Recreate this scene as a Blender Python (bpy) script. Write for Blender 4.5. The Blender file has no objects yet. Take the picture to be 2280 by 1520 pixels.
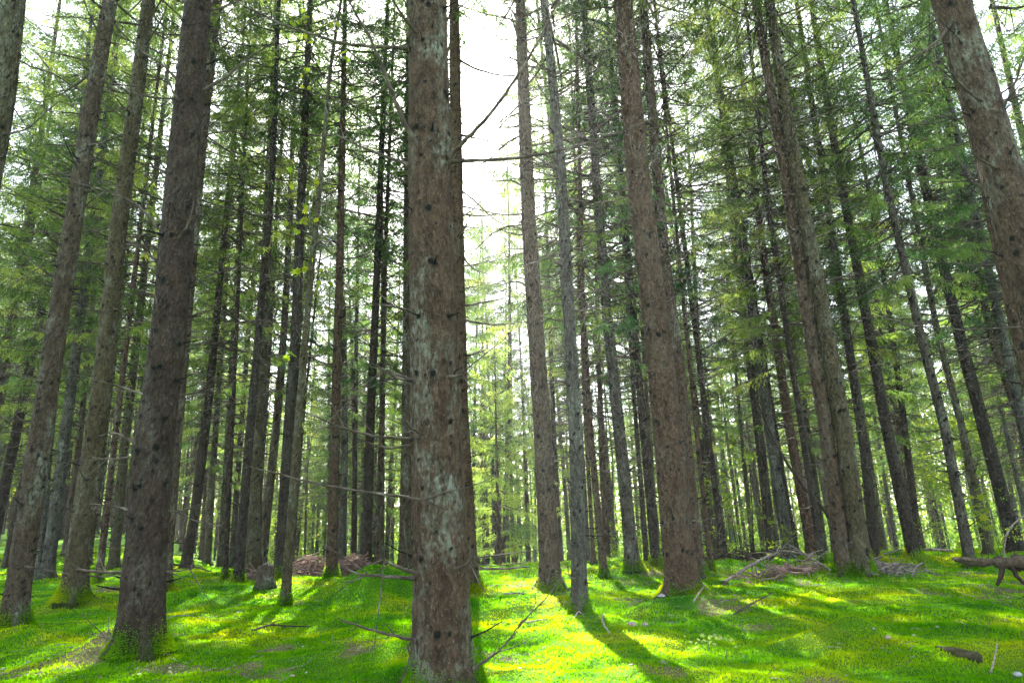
import bpy, math, random
import numpy as np
from mathutils import Vector, Matrix
R0 = random.Random(7)
NG = np.random.default_rng(11)
SC = bpy.context.scene
COL = SC.collection
F_PX, PITCH, ROLL, EYE = 1450.0, math.radians(15), math.radians(2), 1.1

# ------------------------------------------------------------------ camera maths (photo measured at 2280 x 1520)
_c, _s = math.cos(ROLL), math.sin(ROLL)
FW = np.array([0, math.cos(PITCH), math.sin(PITCH)])
_R = np.array([1.0, 0, 0]); _U = np.array([0, -math.sin(PITCH), math.cos(PITCH)])
RT, UP = _c * _R - _s * _U, _s * _R + _c * _U

def ray(px, py):
    return FW + (px - 1140) / F_PX * RT - (py - 760) / F_PX * UP

def project(p):
    d = np.asarray(p) - np.array([0, 0, EYE])
    z = d @ FW
    return 1140 + F_PX * (d @ RT) / z, 760 - F_PX * (d @ UP) / z, z

# ------------------------------------------------------------------ noise and terrain
def _hash(ix, iy, seed):
    h = (ix * 374761393 + iy * 668265263 + seed * 974634777) & 0xFFFFFFFF
    h = ((h ^ (h >> 13)) * 1274126177) & 0xFFFFFFFF
    return ((h ^ (h >> 16)) & 0xFFFF) / 65535.0

def vnoise(x, y, seed=0):
    x = np.asarray(x, float); y = np.asarray(y, float)
    ix = np.floor(x).astype(np.int64); iy = np.floor(y).astype(np.int64)
    fx = x - ix; fy = y - iy
    fx = fx * fx * (3 - 2 * fx); fy = fy * fy * (3 - 2 * fy)
    a = _hash(ix, iy, seed); b = _hash(ix + 1, iy, seed); c = _hash(ix, iy + 1, seed); d = _hash(ix + 1, iy + 1, seed)
    return (a + (b - a) * fx) * (1 - fy) + (c + (d - c) * fx) * fy - 0.5

def sstep(a, b, x):
    t = np.clip((x - a) / (b - a), 0, 1)
    return t * t * (3 - 2 * t)

BUMPS = []      # (x, y, amplitude, rx, ry, angle)

def bare(x, y):
    return vnoise(x / .45, y / .45, 31) + .7 * vnoise(x / 1.9, y / 1.9, 32) + .25 * vnoise(x / .13, y / .13, 33)

def tz(x, y, fine=True):
    x = np.asarray(x, float); y = np.asarray(y, float)
    az = x / np.maximum(y, 3.0)
    z = -0.072 * np.clip(y - 15.5, 0, 90) * sstep(-0.62, -0.3, az) + 0.036 * np.clip(y - 12, 0, 40) * sstep(-0.38, -0.62, az)
    for bx, by, a, rx, ry, an in BUMPS:
        ca, sa = math.cos(an), math.sin(an)
        u = ((x - bx) * ca + (y - by) * sa) / rx; v = (-(x - bx) * sa + (y - by) * ca) / ry
        z = z + a * np.exp(-(u * u + v * v))
    z = z + 0.15 * vnoise(x / 1.9, y / 1.9, 1) + 0.10 * vnoise(x / 0.75, y / 0.75, 2) + 0.16 * (0.28 - np.abs(vnoise(x / 0.62, y / 0.62, 6))) * sstep(-0.15, 0.3, vnoise(x / 2.3, y / 2.3, 7))
    if fine:
        z = z + 0.06 * vnoise(x / 0.27, y / 0.27, 3) + 0.028 * vnoise(x / 0.11, y / 0.11, 4)
    return z

def hit(px, py, far=70.0):
    d = ray(px, py)
    t = np.linspace(2.0, far, 6000)
    X, Y, Z = d[0] * t, d[1] * t, EYE + d[2] * t
    below = np.nonzero(Z < tz(X, Y, False))[0]
    i = below[0] if len(below) else len(t) - 1
    return X[i], Y[i]

def flat(px, py):
    d = ray(px, py); t = EYE / -d[2]
    return d[0] * t, d[1] * t

def at_y(px, py, y):
    d = ray(px, py); t = y / d[1]
    return np.array([d[0] * t, y, EYE + d[2] * t])

def bump(px, py, a, rx, ry, an=0.0):
    x, y = flat(px, py); BUMPS.append((x, y, a, rx, ry, an))

bump(775, 1338, 0.22, 0.5, 0.5)
bump(865, 1328, 0.36, 0.5, 0.45)
bump(815, 1345, 0.22, 0.35, 0.5)
bump(1905, 1432, 0.22, 0.22, 0.2)
bump(2020, 1450, 0.06, 0.35, 0.16, -0.3)
bump(1790, 1436, 0.06, 0.28, 0.15)
bump(262, 1462, 0.15, 0.22, 0.17)
bump(232, 1478, 0.12, 0.17, 0.14)
bump(205, 1492, 0.08, 0.15, 0.12)
bump(320, 1462, 0.10, 0.50, 0.40)
bump(1230, 1345, 0.10, 0.6, 0.5)
bump(1530, 1350, 0.12, 0.7, 0.4)
bump(1400, 1276, 0.16, 0.9, 0.6)
bump(1890, 1285, 0.14, 1.0, 0.8)
bump(150, 1345, 0.10, 0.8, 0.6)

# ------------------------------------------------------------------ mesh helpers
class Acc:
    """collects vertices, faces (tris or quads), a per-vertex scalar and a material slot per face"""
    def __init__(s): s.v = []; s.f = []; s.a = []; s.m = []; s.n = 0
    def add(s, v, f, a=0.5, m=0):
        v = np.asarray(v, float).reshape(-1, 3); f = np.asarray(f, np.int64)
        if f.shape[1] == 3: f = np.concatenate([f, np.full((len(f), 1), -1)], 1)
        s.v.append(v); s.f.append(np.where(f < 0, -1, f + s.n)); s.n += len(v)
        s.a.append(np.full(len(v), a) if np.isscalar(a) else np.asarray(a, float)); s.m.append(np.full(len(f), m))
    def mesh(s, name, mats, smooth=True):
        v = np.concatenate(s.v); f = np.concatenate(s.f); a = np.concatenate(s.a); m = np.concatenate(s.m)
        me = bpy.data.meshes.new(name)
        tri = f[:, 3] < 0
        cnt = np.where(tri, 3, 4)
        loops = f.reshape(-1); loops = loops[loops >= 0]
        me.vertices.add(len(v)); me.vertices.foreach_set('co', v.astype(np.float32).reshape(-1))
        me.loops.add(len(loops)); me.loops.foreach_set('vertex_index', loops.astype(np.int32))
        me.polygons.add(len(f)); st = np.concatenate([[0], np.cumsum(cnt)[:-1]])
        me.polygons.foreach_set('loop_start', st.astype(np.int32))
        me.polygons.foreach_set('material_index', m.astype(np.int32))
        me.polygons.foreach_set('use_smooth', np.full(len(f), smooth))
        at = me.attributes.new('tone', 'FLOAT', 'POINT'); at.data.foreach_set('value', a.astype(np.float32))
        for x in mats: me.materials.append(x)
        me.update(calc_edges=True); me.validate()
        return me

def tube(acc, pts, rad, sides=8, tone=0.5, m=0, cap=True, ripple=None):
    pts = np.asarray(pts, float); n = len(pts)
    rad = np.full(n, rad) if np.isscalar(rad) else np.asarray(rad, float)
    tg = np.gradient(pts, axis=0); tg /= np.linalg.norm(tg, axis=1)[:, None] + 1e-9
    ref = np.array([0.0, 1.0, 0.0]) if abs(tg[:, 1]).mean() < 0.8 else np.array([1.0, 0, 0])
    u = np.cross(tg, ref); u /= np.linalg.norm(u, axis=1)[:, None] + 1e-9
    w = np.cross(u, tg)
    th = np.arange(sides) / sides * 2 * math.pi
    rr = rad[:, None] * (np.ones((n, sides)) if ripple is None else ripple(th, n))
    v = pts[:, None] + rr[..., None] * (np.cos(th)[None, :, None] * u[:, None] + np.sin(th)[None, :, None] * w[:, None])
    v = v.reshape(-1, 3)
    i = np.arange(n - 1)[:, None] * sides; j = np.arange(sides)[None]; k = (j + 1) % sides
    f = np.stack([i + j, i + k, i + sides + k, i + sides + j], -1).reshape(-1, 4)
    tn = tone if np.isscalar(tone) else np.repeat(tone, sides) if len(tone) == n else tone
    acc.add(v, f, tn, m)
    if cap:
        c = acc.n
        acc.add([pts[-1] + tg[-1] * rad[-1] * 0.4], np.zeros((0, 3), int), 0.5, m)
        base = c - sides
        acc.f.append(np.array([[base + a, base + (a + 1) % sides, c, -1] for a in range(sides)])); acc.m.append(np.full(sides, m))

def link(name, me, parent=None, loc=None):
    o = bpy.data.objects.new(name, me); COL.objects.link(o)
    if parent is not None: o.parent = parent
    if loc is not None: o.location = loc
    return o

def tag(o, label=None, cat=None, group=None, kind=None):
    for k, v in (('label', label), ('category', cat), ('group', group), ('kind', kind)):
        if v: o[k] = v
    return o

def thing(name, loc, label, cat, group=None):
    o = bpy.data.objects.new(name, None); COL.objects.link(o); o.location = loc; o.empty_display_size = 0.2
    return tag(o, label, cat, group)

# ------------------------------------------------------------------ materials
class N:
    def __init__(s, name):
        s.m = bpy.data.materials.new(name); s.m.use_nodes = True; s.t = s.m.node_tree; s.t.nodes.clear()
        s.out = s.t.nodes.new('ShaderNodeOutputMaterial')
    def new(s, ty, **kw):
        n = s.t.nodes.new('ShaderNode' + ty)
        for k, v in kw.items():
            if k in n.inputs.keys(): n.inputs[k].default_value = v
            else: setattr(n, k, v)
        return n
    def l(s, a, b): s.t.links.new(a, b)
    def noise(s, vec, scale, detail=4, rough=0.55):
        n = s.new('TexNoise'); n.inputs['Scale'].default_value = scale; n.inputs['Detail'].default_value = detail; n.inputs['Roughness'].default_value = rough
        if vec is not None: s.l(vec, n.inputs['Vector'])
        return n.outputs[0]
    def ramp(s, fac, stops):
        r = s.new('ValToRGB'); e = r.color_ramp.elements
        while len(e) < len(stops): e.new(0.5)
        for q, (p, c) in zip(e, stops):
            q.position = p; q.color = (*c, 1) if len(c) == 3 else c
        s.l(fac, r.inputs[0]); return r.outputs[0]
    def mix(s, fac, a, b, blend='MIX'):
        n = s.new('Mix', data_type='RGBA', blend_type=blend)
        for sock, v in ((n.inputs[0], fac), (n.inputs[6], a), (n.inputs[7], b)):
            if isinstance(v, (int, float)): sock.default_value = v
            elif isinstance(v, tuple): sock.default_value = (*v, 1)
            else: s.l(v, sock)
        return n.outputs[2]
    def math(s, op, a, b=0.0, c=None):
        n = s.new('Math', operation=op)
        for i, v in enumerate((a, b, c)):
            if v is None: continue
            if isinstance(v, (int, float)): n.inputs[i].default_value = v
            else: s.l(v, n.inputs[i])
        return n.outputs[0]
    def attr(s, name='tone'):
        n = s.new('Attribute', attribute_name=name); return n.outputs['Fac']
    def obj(s): return s.new('TexCoord').outputs['Object']
    def mapping(s, vec, sc):
        n = s.new('Mapping'); n.inputs['Scale'].default_value = sc; s.l(vec, n.inputs[0]); return n.outputs[0]
    def diff(s, color, rough=0.9, bump=None, strength=0.5, dist=0.02, spec=0.2):
        p = s.new('BsdfPrincipled'); p.inputs['Roughness'].default_value = rough; p.inputs['Specular IOR Level'].default_value = spec
        if isinstance(color, tuple): p.inputs['Base Color'].default_value = (*color, 1)
        else: s.l(color, p.inputs['Base Color'])
        if bump is not None:
            b = s.new('Bump'); b.inputs['Strength'].default_value = strength; b.inputs['Distance'].default_value = dist
            s.l(bump, b.inputs['Height']); s.l(b.outputs[0], p.inputs['Normal'])
        s.l(p.outputs[0], s.out.inputs[0]); return s.m
    def leaf(s, color, trans=0.45, tcolor=None):
        d = s.new('BsdfDiffuse'); t = s.new('BsdfTranslucent'); mx = s.new('MixShader'); mx.inputs[0].default_value = trans
        for n, c in ((d, color), (t, tcolor or color)):
            if isinstance(c, tuple): n.inputs['Color'].default_value = (*c, 1)
            else: s.l(c, n.inputs['Color'])
        s.l(d.outputs[0], mx.inputs[1]); s.l(t.outputs[0], mx.inputs[2]); s.l(mx.outputs[0], s.out.inputs[0]); return s.m

def bark_material(name, tints, lichen):
    n = N(name); o = n.obj()
    rnd = n.new('ObjectInfo').outputs['Random']
    mp = n.new('Mapping'); mp.inputs['Scale'].default_value = (1, 1, 0.45); n.l(o, mp.inputs[0])
    off = n.new('CombineXYZ'); n.l(n.math('MULTIPLY', rnd, 37.0), off.inputs[0]); n.l(n.math('MULTIPLY', rnd, 91.0), off.inputs[2]); n.l(off.outputs[0], mp.inputs['Location'])
    v = mp.outputs[0]
    big = n.noise(v, 5, 5); mid = n.noise(v, 28, 5, 0.65); fine = n.noise(v, 95, 3, 0.7)
    vo = n.new('TexVoronoi'); vo.inputs['Scale'].default_value = 42; n.l(v, vo.inputs['Vector']); cell = vo.outputs['Distance']
    vc = n.new('TexVoronoi', feature='F1'); vc.inputs['Scale'].default_value = 42; n.l(v, vc.inputs['Vector'])
    c = n.ramp(mid, [(0.30, tints[0]), (0.52, tints[1]), (0.72, tints[2])])
    sep = n.new('SeparateColor'); n.l(vc.outputs['Color'], sep.inputs[0])
    c = n.mix(n.math('MULTIPLY', sep.outputs[0], 0.55), c, tuple(x * 1.9 for x in tints[1]))
    c = n.mix(n.ramp(fine, [(0.58, (0, 0, 0)), (0.72, (1, 1, 1))]), c, tuple(x * 2.2 for x in tints[2]))
    tonehue = n.mix(rnd, (1.06, 0.95, 0.87), (0.9, 1.0, 0.94))
    c = n.mix(1.0, c, tonehue, 'MULTIPLY'); c = n.mix(1.0, c, n.ramp(n.noise(v, 11, 5, 0.7), [(0.33, (0.55, 0.55, 0.55)), (0.66, (1.12, 1.12, 1.12))]), 'MULTIPLY')
    # pale lichen crust in patches
    lm = n.math('MULTIPLY', n.ramp(n.noise(v, 3.3, 6, 0.7), [(0.50, (0, 0, 0)), (0.66, (1, 1, 1))]), n.ramp(n.noise(v, 34, 4, 0.7), [(0.42, (0, 0, 0)), (0.60, (1, 1, 1))]))
    c = n.mix(n.math('MULTIPLY', lm, lichen), c, (0.27, 0.30, 0.245))
    # dark resin-stained knots (per-vertex stain)
    c = n.mix(n.ramp(n.attr(), [(0.54, (0, 0, 0)), (0.74, (1, 1, 1))]), c, (0.012, 0.014, 0.012))
    # moss climbing the foot
    z = n.new('SeparateXYZ'); n.l(o, z.inputs[0])
    foot = n.math('SUBTRACT', n.math('ADD', 0.12, n.math('MULTIPLY', n.noise(o, 6, 4), 0.5)), n.math('MULTIPLY', z.outputs[2], 1.35))
    c = n.mix(n.ramp(foot, [(0.22, (0, 0, 0)), (0.42, (1, 1, 1))]), c, n.ramp(fine, [(0.35, (0.014, 0.028, 0.006)), (0.7, (0.055, 0.10, 0.012))]))
    h = n.math('ADD', n.math('MULTIPLY', cell, 0.9), n.math('MULTIPLY', mid, 0.8))
    h = n.math('ADD', h, n.math('MULTIPLY', fine, 0.4))
    c = n.mix(1.0, c, (0.83, 0.85, 0.77), 'MULTIPLY'); return n.diff(c, 0.92, h, 1.0, 0.035, 0.15)

M_BARK = bark_material('spruce_bark', [(0.026, 0.018, 0.014), (0.078, 0.054, 0.040), (0.140, 0.112, 0.092)], 1.0)
M_BARK_RED = bark_material('red_brown_bark', [(0.026, 0.017, 0.012), (0.082, 0.054, 0.038), (0.140, 0.104, 0.079)], 0.3)
M_BARK_DARK = bark_material('dark_bark', [(0.016, 0.012, 0.010), (0.042, 0.031, 0.025), (0.086, 0.070, 0.058)], 0.25)
M_BARK_GREEN = bark_material('algae_bark', [(0.026, 0.023, 0.014), (0.070, 0.062, 0.037), (0.125, 0.120, 0.082)], 0.6)
M_BARK_GREY = bark_material('grey_bark', [(0.026, 0.024, 0.021), (0.070, 0.064, 0.057), (0.135, 0.130, 0.118)], 0.8)
BARKS = dict(b=M_BARK, r=M_BARK_RED, d=M_BARK_DARK, g=M_BARK_GREEN, w=M_BARK_GREY)

def mat_twig():
    n = N('dead_twig'); o = n.obj()
    c = n.ramp(n.noise(o, 9, 4), [(0.35, (0.035, 0.027, 0.020)), (0.55, (0.085, 0.069, 0.050)), (0.74, (0.19, 0.175, 0.135))])
    return n.diff(c, 0.9)
M_TWIG = mat_twig()

def mat_needle():
    n = N('spruce_needles')
    oi = n.new('ObjectInfo')
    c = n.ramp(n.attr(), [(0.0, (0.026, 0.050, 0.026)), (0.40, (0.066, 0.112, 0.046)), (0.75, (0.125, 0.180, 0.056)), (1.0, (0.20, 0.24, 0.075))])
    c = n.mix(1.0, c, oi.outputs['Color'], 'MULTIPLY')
    t = n.mix(1.0, c, (1.8, 1.8, 1.15), 'MULTIPLY')
    return n.leaf(c, 0.5, t)
M_NEEDLE = mat_needle()

def mat_leaf():
    n = N('broad_leaf')
    oi = n.new('ObjectInfo')
    c = n.ramp(n.attr(), [(0.0, (0.050, 0.110, 0.016)), (0.6, (0.110, 0.190, 0.022)), (1.0, (0.22, 0.25, 0.03))])
    c = n.mix(1.0, c, oi.outputs['Color'], 'MULTIPLY')
    t = n.mix(1.0, c, (1.7, 1.7, 1.0), 'MULTIPLY')
    return n.leaf(c, 0.55, t)
M_LEAF = mat_leaf()

def mat_moss_blade():
    n = N('moss_blades'); g = n.new('NewGeometry').outputs['Position']
    a = n.noise(g, 0.9, 4); b = n.noise(g, 6.0, 3)
    c = n.ramp(n.math('ADD', n.math('MULTIPLY', a, 0.92), n.math('MULTIPLY', b, 0.12)), [(0.36, (0.034, 0.165, 0.003)), (0.52, (0.085, 0.235, 0.003)), (0.66, (0.185, 0.275, 0.004))])
    c = n.mix(n.attr(), n.mix(1.0, c, (0.86, 0.88, 0.86), 'MULTIPLY'), n.mix(1.0, c, (1.15, 1.12, 1.0), 'MULTIPLY'))
    t = n.mix(1.0, c, (3.0, 2.3, 0.6), 'MULTIPLY')
    return n.leaf(c, 0.62, t)
M_MOSS = mat_moss_blade()

def mat_ground():
    n = N('mossy_ground'); g = n.new('NewGeometry').outputs['Position']
    a = n.noise(g, 0.9, 4); b = n.noise(g, 6.0, 3); f = n.noise(g, 60, 4, 0.7)
    c = n.ramp(n.math('ADD', n.math('MULTIPLY', a, 0.92), n.math('MULTIPLY', b, 0.12)), [(0.36, (0.030, 0.135, 0.003)), (0.52, (0.075, 0.200, 0.003)), (0.66, (0.155, 0.240, 0.005))])
    c = n.mix(n.ramp(f, [(0.35, (0, 0, 0)), (0.62, (1, 1, 1))]), n.mix(1.0, c, (0.5, 0.55, 0.6), 'MULTIPLY'), c)
    lit = n.math('MULTIPLY', n.ramp(n.attr(), [(0.88, (0, 0, 0)), (0.99, (1, 1, 1))]), n.ramp(n.noise(g, 22, 4, 0.7), [(0.30, (0, 0, 0)), (0.45, (1, 1, 1))]))
    lc = n.ramp(n.noise(g, 90, 3, 0.8), [(0.35, (0.06, 0.04, 0.025)), (0.55, (0.16, 0.115, 0.07)), (0.72, (0.34, 0.29, 0.22))])
    c = n.mix(n.math('MULTIPLY', lit, 0.8), c, lc)
    far = n.new('SeparateXYZ'); n.l(g, far.inputs[0])
    return n.diff(c, 0.95, n.math('ADD', f, b), 0.8, 0.03, 0.1)
M_GROUND = mat_ground()

def simple(name, c0, c1, scale=30, rough=0.9, spec=0.15):
    n = N(name); f = n.noise(n.obj(), scale, 5, 0.65)
    return n.diff(n.ramp(f, [(0.35, c0), (0.68, c1)]), rough, f, 0.6, 0.01, spec)
M_LITTER = simple('pale_litter', (0.14, 0.105, 0.07), (0.38, 0.32, 0.25))
M_DRYLEAF = simple('brown_litter', (0.05, 0.032, 0.02), (0.16, 0.10, 0.06))
M_BRUSH = simple('dry_brush', (0.10, 0.062, 0.048), (0.34, 0.235, 0.19), 12)
M_DEADWOOD = simple('dead_wood', (0.09, 0.075, 0.06), (0.30, 0.265, 0.215), 14)
M_LOG = simple('old_log', (0.05, 0.036, 0.025), (0.20, 0.155, 0.11), 11)
M_ROTTEN = simple('rotten_wood', (0.016, 0.016, 0.008), (0.07, 0.065, 0.028), 20)
M_DARKWOOD = simple('wet_dark_wood', (0.020, 0.015, 0.011), (0.075, 0.052, 0.036), 16)
M_STONE = simple('pale_stone', (0.16, 0.16, 0.155), (0.36, 0.36, 0.35), 9)

# ------------------------------------------------------------------ foliage prototypes
def blades(acc, base, direc, length, width, rng, tone, m=0):
    """one slim triangle per row"""
    n = len(base)
    direc = direc / (np.linalg.norm(direc, axis=1)[:, None] + 1e-9)
    side = np.cross(direc, rng.normal(size=(n, 3))); side /= np.linalg.norm(side, axis=1)[:, None] + 1e-9
    hw = (width * 0.5)[:, None] * side
    mid = base + direc * (length * 0.4)[:, None]
    v = np.stack([base, mid + hw, base + direc * length[:, None], mid - hw], 1).reshape(-1, 3)
    i = np.arange(n)[:, None] * 4
    acc.add(v, np.concatenate([i, i + 1, i + 2, i + 3], 1), np.repeat(tone, 4), m)

def spruce_crown(seed, H, zc, Lmax, step=0.44, per=5, tw_gap=0.08, nb=8, pale=0.0, droop=1.0, bl=0.115, bw=0.019):
    rng = np.random.default_rng(seed); acc = Acc()
    z = zc
    TB, TD, TL, TT = [], [], [], []
    while z < H - 0.15:
        t = (z - zc) / (H - zc)
        for k in range(per if t < 0.9 else 4):
            if rng.random() < (0.5 * max(0, 1 - t * 4)): continue       # gappy lower crown
            L = (Lmax * (1 - t) ** 0.72 * rng.uniform(0.6, 1.15) + 0.15) * (0.65 + 0.35 * min(1, t * 5))
            ang = rng.uniform(0, 2 * math.pi); out = np.array([math.cos(ang), math.sin(ang), 0])
            a = (-0.55 + 1.25 * t + rng.uniform(-0.2, 0.2)) * (1 if t > 0.5 else droop)
            s = np.linspace(0, L, 8); zz = z + rng.uniform(-0.12, 0.12) + a * s + 0.22 * (s / L) ** 2 * L
            side0 = np.array([-out[1], out[0], 0]); sw = rng.uniform(-0.15, 0.15)
            pts = out[None] * s[:, None] + side0[None] * (sw * s * s / L)[:, None]; pts[:, 2] = zz
            tube(acc, pts, np.linspace(0.008 + 0.008 * L, 0.003, 8), 3, 0.5, 1, cap=False)
            nt = max(3, int((L * 0.85) / tw_gap))
            q = np.linspace(0.15 if t > .3 else 0.3, 1.0, nt) ** 0.9
            bt = np.clip(rng.normal(0.44 + pale, 0.24), 0, 1)
            for sg in (-1, 1):
                qq = np.clip(q + rng.uniform(-0.02, 0.02, nt), 0.02, 1)
                b = np.stack([np.interp(qq * L, s, pts[:, i]) for i in range(3)], 1)
                d = out[None] * rng.uniform(0.3, 0.9, (nt, 1)) + sg * side0[None] * rng.uniform(0.25, 0.9, (nt, 1)) + np.array([0, 0, -1.0])[None] * rng.uniform(0.3, 1.5, (nt, 1)) * (1 - 0.5 * t)
                d /= np.linalg.norm(d, axis=1)[:, None]
                l = (0.10 + 0.34 * (1 - qq * 0.75)) * rng.uniform(0.6, 1.25, nt) * min(1.0, 0.4 + L * 0.5)
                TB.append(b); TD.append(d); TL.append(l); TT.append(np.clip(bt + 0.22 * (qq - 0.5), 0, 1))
        z += step * rng.uniform(0.75, 1.2)
    TB = np.concatenate(TB); TD = np.concatenate(TD); TL = np.concatenate(TL); TT = np.concatenate(TT)
    n = len(TB)
    for j in range(nb):
        u = (j + 0.5 + rng.uniform(-0.4, 0.4, n)) / nb
        b = TB + TD * (TL * u)[:, None] - np.array([0, 0, 1.0])[None] * (0.12 * TL * u * u)[:, None]
        d = TD + rng.normal(0, 0.45, (n, 3)) + np.array([0, 0, -0.2])
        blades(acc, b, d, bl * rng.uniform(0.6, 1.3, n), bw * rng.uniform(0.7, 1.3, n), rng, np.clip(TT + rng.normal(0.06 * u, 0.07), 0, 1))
    return acc.mesh('spruce_crown', [M_NEEDLE, M_TWIG], False)

def dead_twigs(seed, z0, z1, lmin, lmax, per=4, step=0.45, thick=1.0):
    rng = np.random.default_rng(seed); acc = Acc(); z = z0
    while z < z1:
        g = (z - z0) / (z1 - z0)
        for k in range(per):
            if rng.random() < 0.25: continue
            L = (lmin + (lmax - lmin) * g) * rng.uniform(0.3, 1.2)
            ang = rng.uniform(0, 2 * math.pi); out = np.array([math.cos(ang), math.sin(ang), 0]); sd = np.array([-out[1], out[0], 0])
            s = np.linspace(0, L, 7); a = rng.uniform(-0.5, 0.15); b = rng.uniform(0.0, 0.5)
            pts = out[None] * s[:, None] + sd[None] * (rng.uniform(-0.25, 0.25) * s * s)[:, None]
            pts[:, 2] = z + rng.uniform(-0.1, 0.1) + a * s + b * s * s / max(L, .3) + np.cumsum(rng.normal(0, 0.008, 7))
            tube(acc, pts, np.linspace(0.007 + 0.004 * L, 0.002, 7) * thick, 4, 0.5, 0, cap=False)
            for c in range(int(L * 7)):
                q = rng.uniform(0.25, 1); p = np.array([np.interp(q * L, s, pts[:, i]) for i in range(3)])
                d = out * rng.uniform(0.2, 0.8) + sd * rng.choice([-1, 1]) * rng.uniform(0.4, 0.9) + np.array([0, 0, rng.uniform(-0.6, 0.25)])
                l = rng.uniform(0.08, 0.4) * (1.1 - q * 0.6)
                tube(acc, [p, p + d * l * 0.5 + np.array([0, 0, -0.01]), p + d * l + np.array([0, 0, rng.uniform(-0.06, 0.05)])], [0.0035 * thick, 0.0025 * thick, 0.0012 * thick], 3, 0.5, 0, cap=False)
        z += step * rng.uniform(0.7, 1.2)
    return acc.mesh('dead_twigs', [M_TWIG], True)

CROWN = [spruce_crown(100 + i, 22, zc, lm, per=5) for i, (zc, lm) in enumerate(((5.6, 2.5), (6.6, 2.8), (4.6, 2.3), (7.4, 2.6), (5.2, 2.2), (3.8, 2.6)))]
CROWN_HI = [spruce_crown(140 + i, 22, 11.0, 2.5, per=5) for i in range(3)]
CROWN_YOUNG = [spruce_crown(160 + i, 9, 0.9, 1.7, step=0.36, per=6, pale=0.26, bl=0.12) for i in range(2)]
TWIGS = [dead_twigs(200 + i, 0.8, 9.5, 0.35, 1.9, per=5, step=0.36, thick=1.8) for i in range(4)]
TWIGS_HI = [dead_twigs(220 + i, 3.6, 13, 0.5, 1.7, per=4, step=0.45, thick=2.0) for i in range(3)]

def broad_crown(seed, H, zc, rad, nclump=90, per=55, leaf=0.13):
    rng = np.random.default_rng(seed); acc = Acc(); limbs = []
    for k in range(14):
        z0 = rng.uniform(zc * 0.8, H * 0.8); ang = rng.uniform(0, 6.283); L = rad * rng.uniform(0.6, 1.1)
        s = np.linspace(0, 1, 6)
        pts = np.stack([np.cos(ang) * L * s, np.sin(ang) * L * s, z0 + s * rng.uniform(0.3, 0.8) * L + rng.normal(0, 0.05, 6)], 1)
        tube(acc, pts, np.linspace(0.03, 0.006, 6) * H / 8, 4, 0.5, 1, cap=False); limbs.append(pts)
    for k in range(nclump):
        pts = limbs[rng.integers(len(limbs))]; p = pts[rng.integers(2, 6)] + rng.normal(0, rad * 0.18, 3)
        m = int(per * rng.uniform(0.4, 1.4)); b = p + rng.normal(0, 1, (m, 3)) * np.array([0.34, 0.34, 0.2]) * rad * 0.35
        d = rng.normal(0, 1, (m, 3)); d[:, 2] -= 0.5
        blades(acc, b, d, leaf * rng.uniform(0.6, 1.2, m), leaf * 0.7 * rng.uniform(0.6, 1.1, m), rng, np.clip(rng.normal(rng.uniform(0.3, 0.75), 0.15, m), 0, 1))
    return acc.mesh('broadleaf_crown', [M_LEAF, M_TWIG], False)
BROAD = [broad_crown(300 + i, 9, 2.2, 2.2) for i in range(3)]
SHRUB = [broad_crown(320 + i, 2.4, 0.5, 0.8, 34, 18, 0.07) for i in range(3)]

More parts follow.
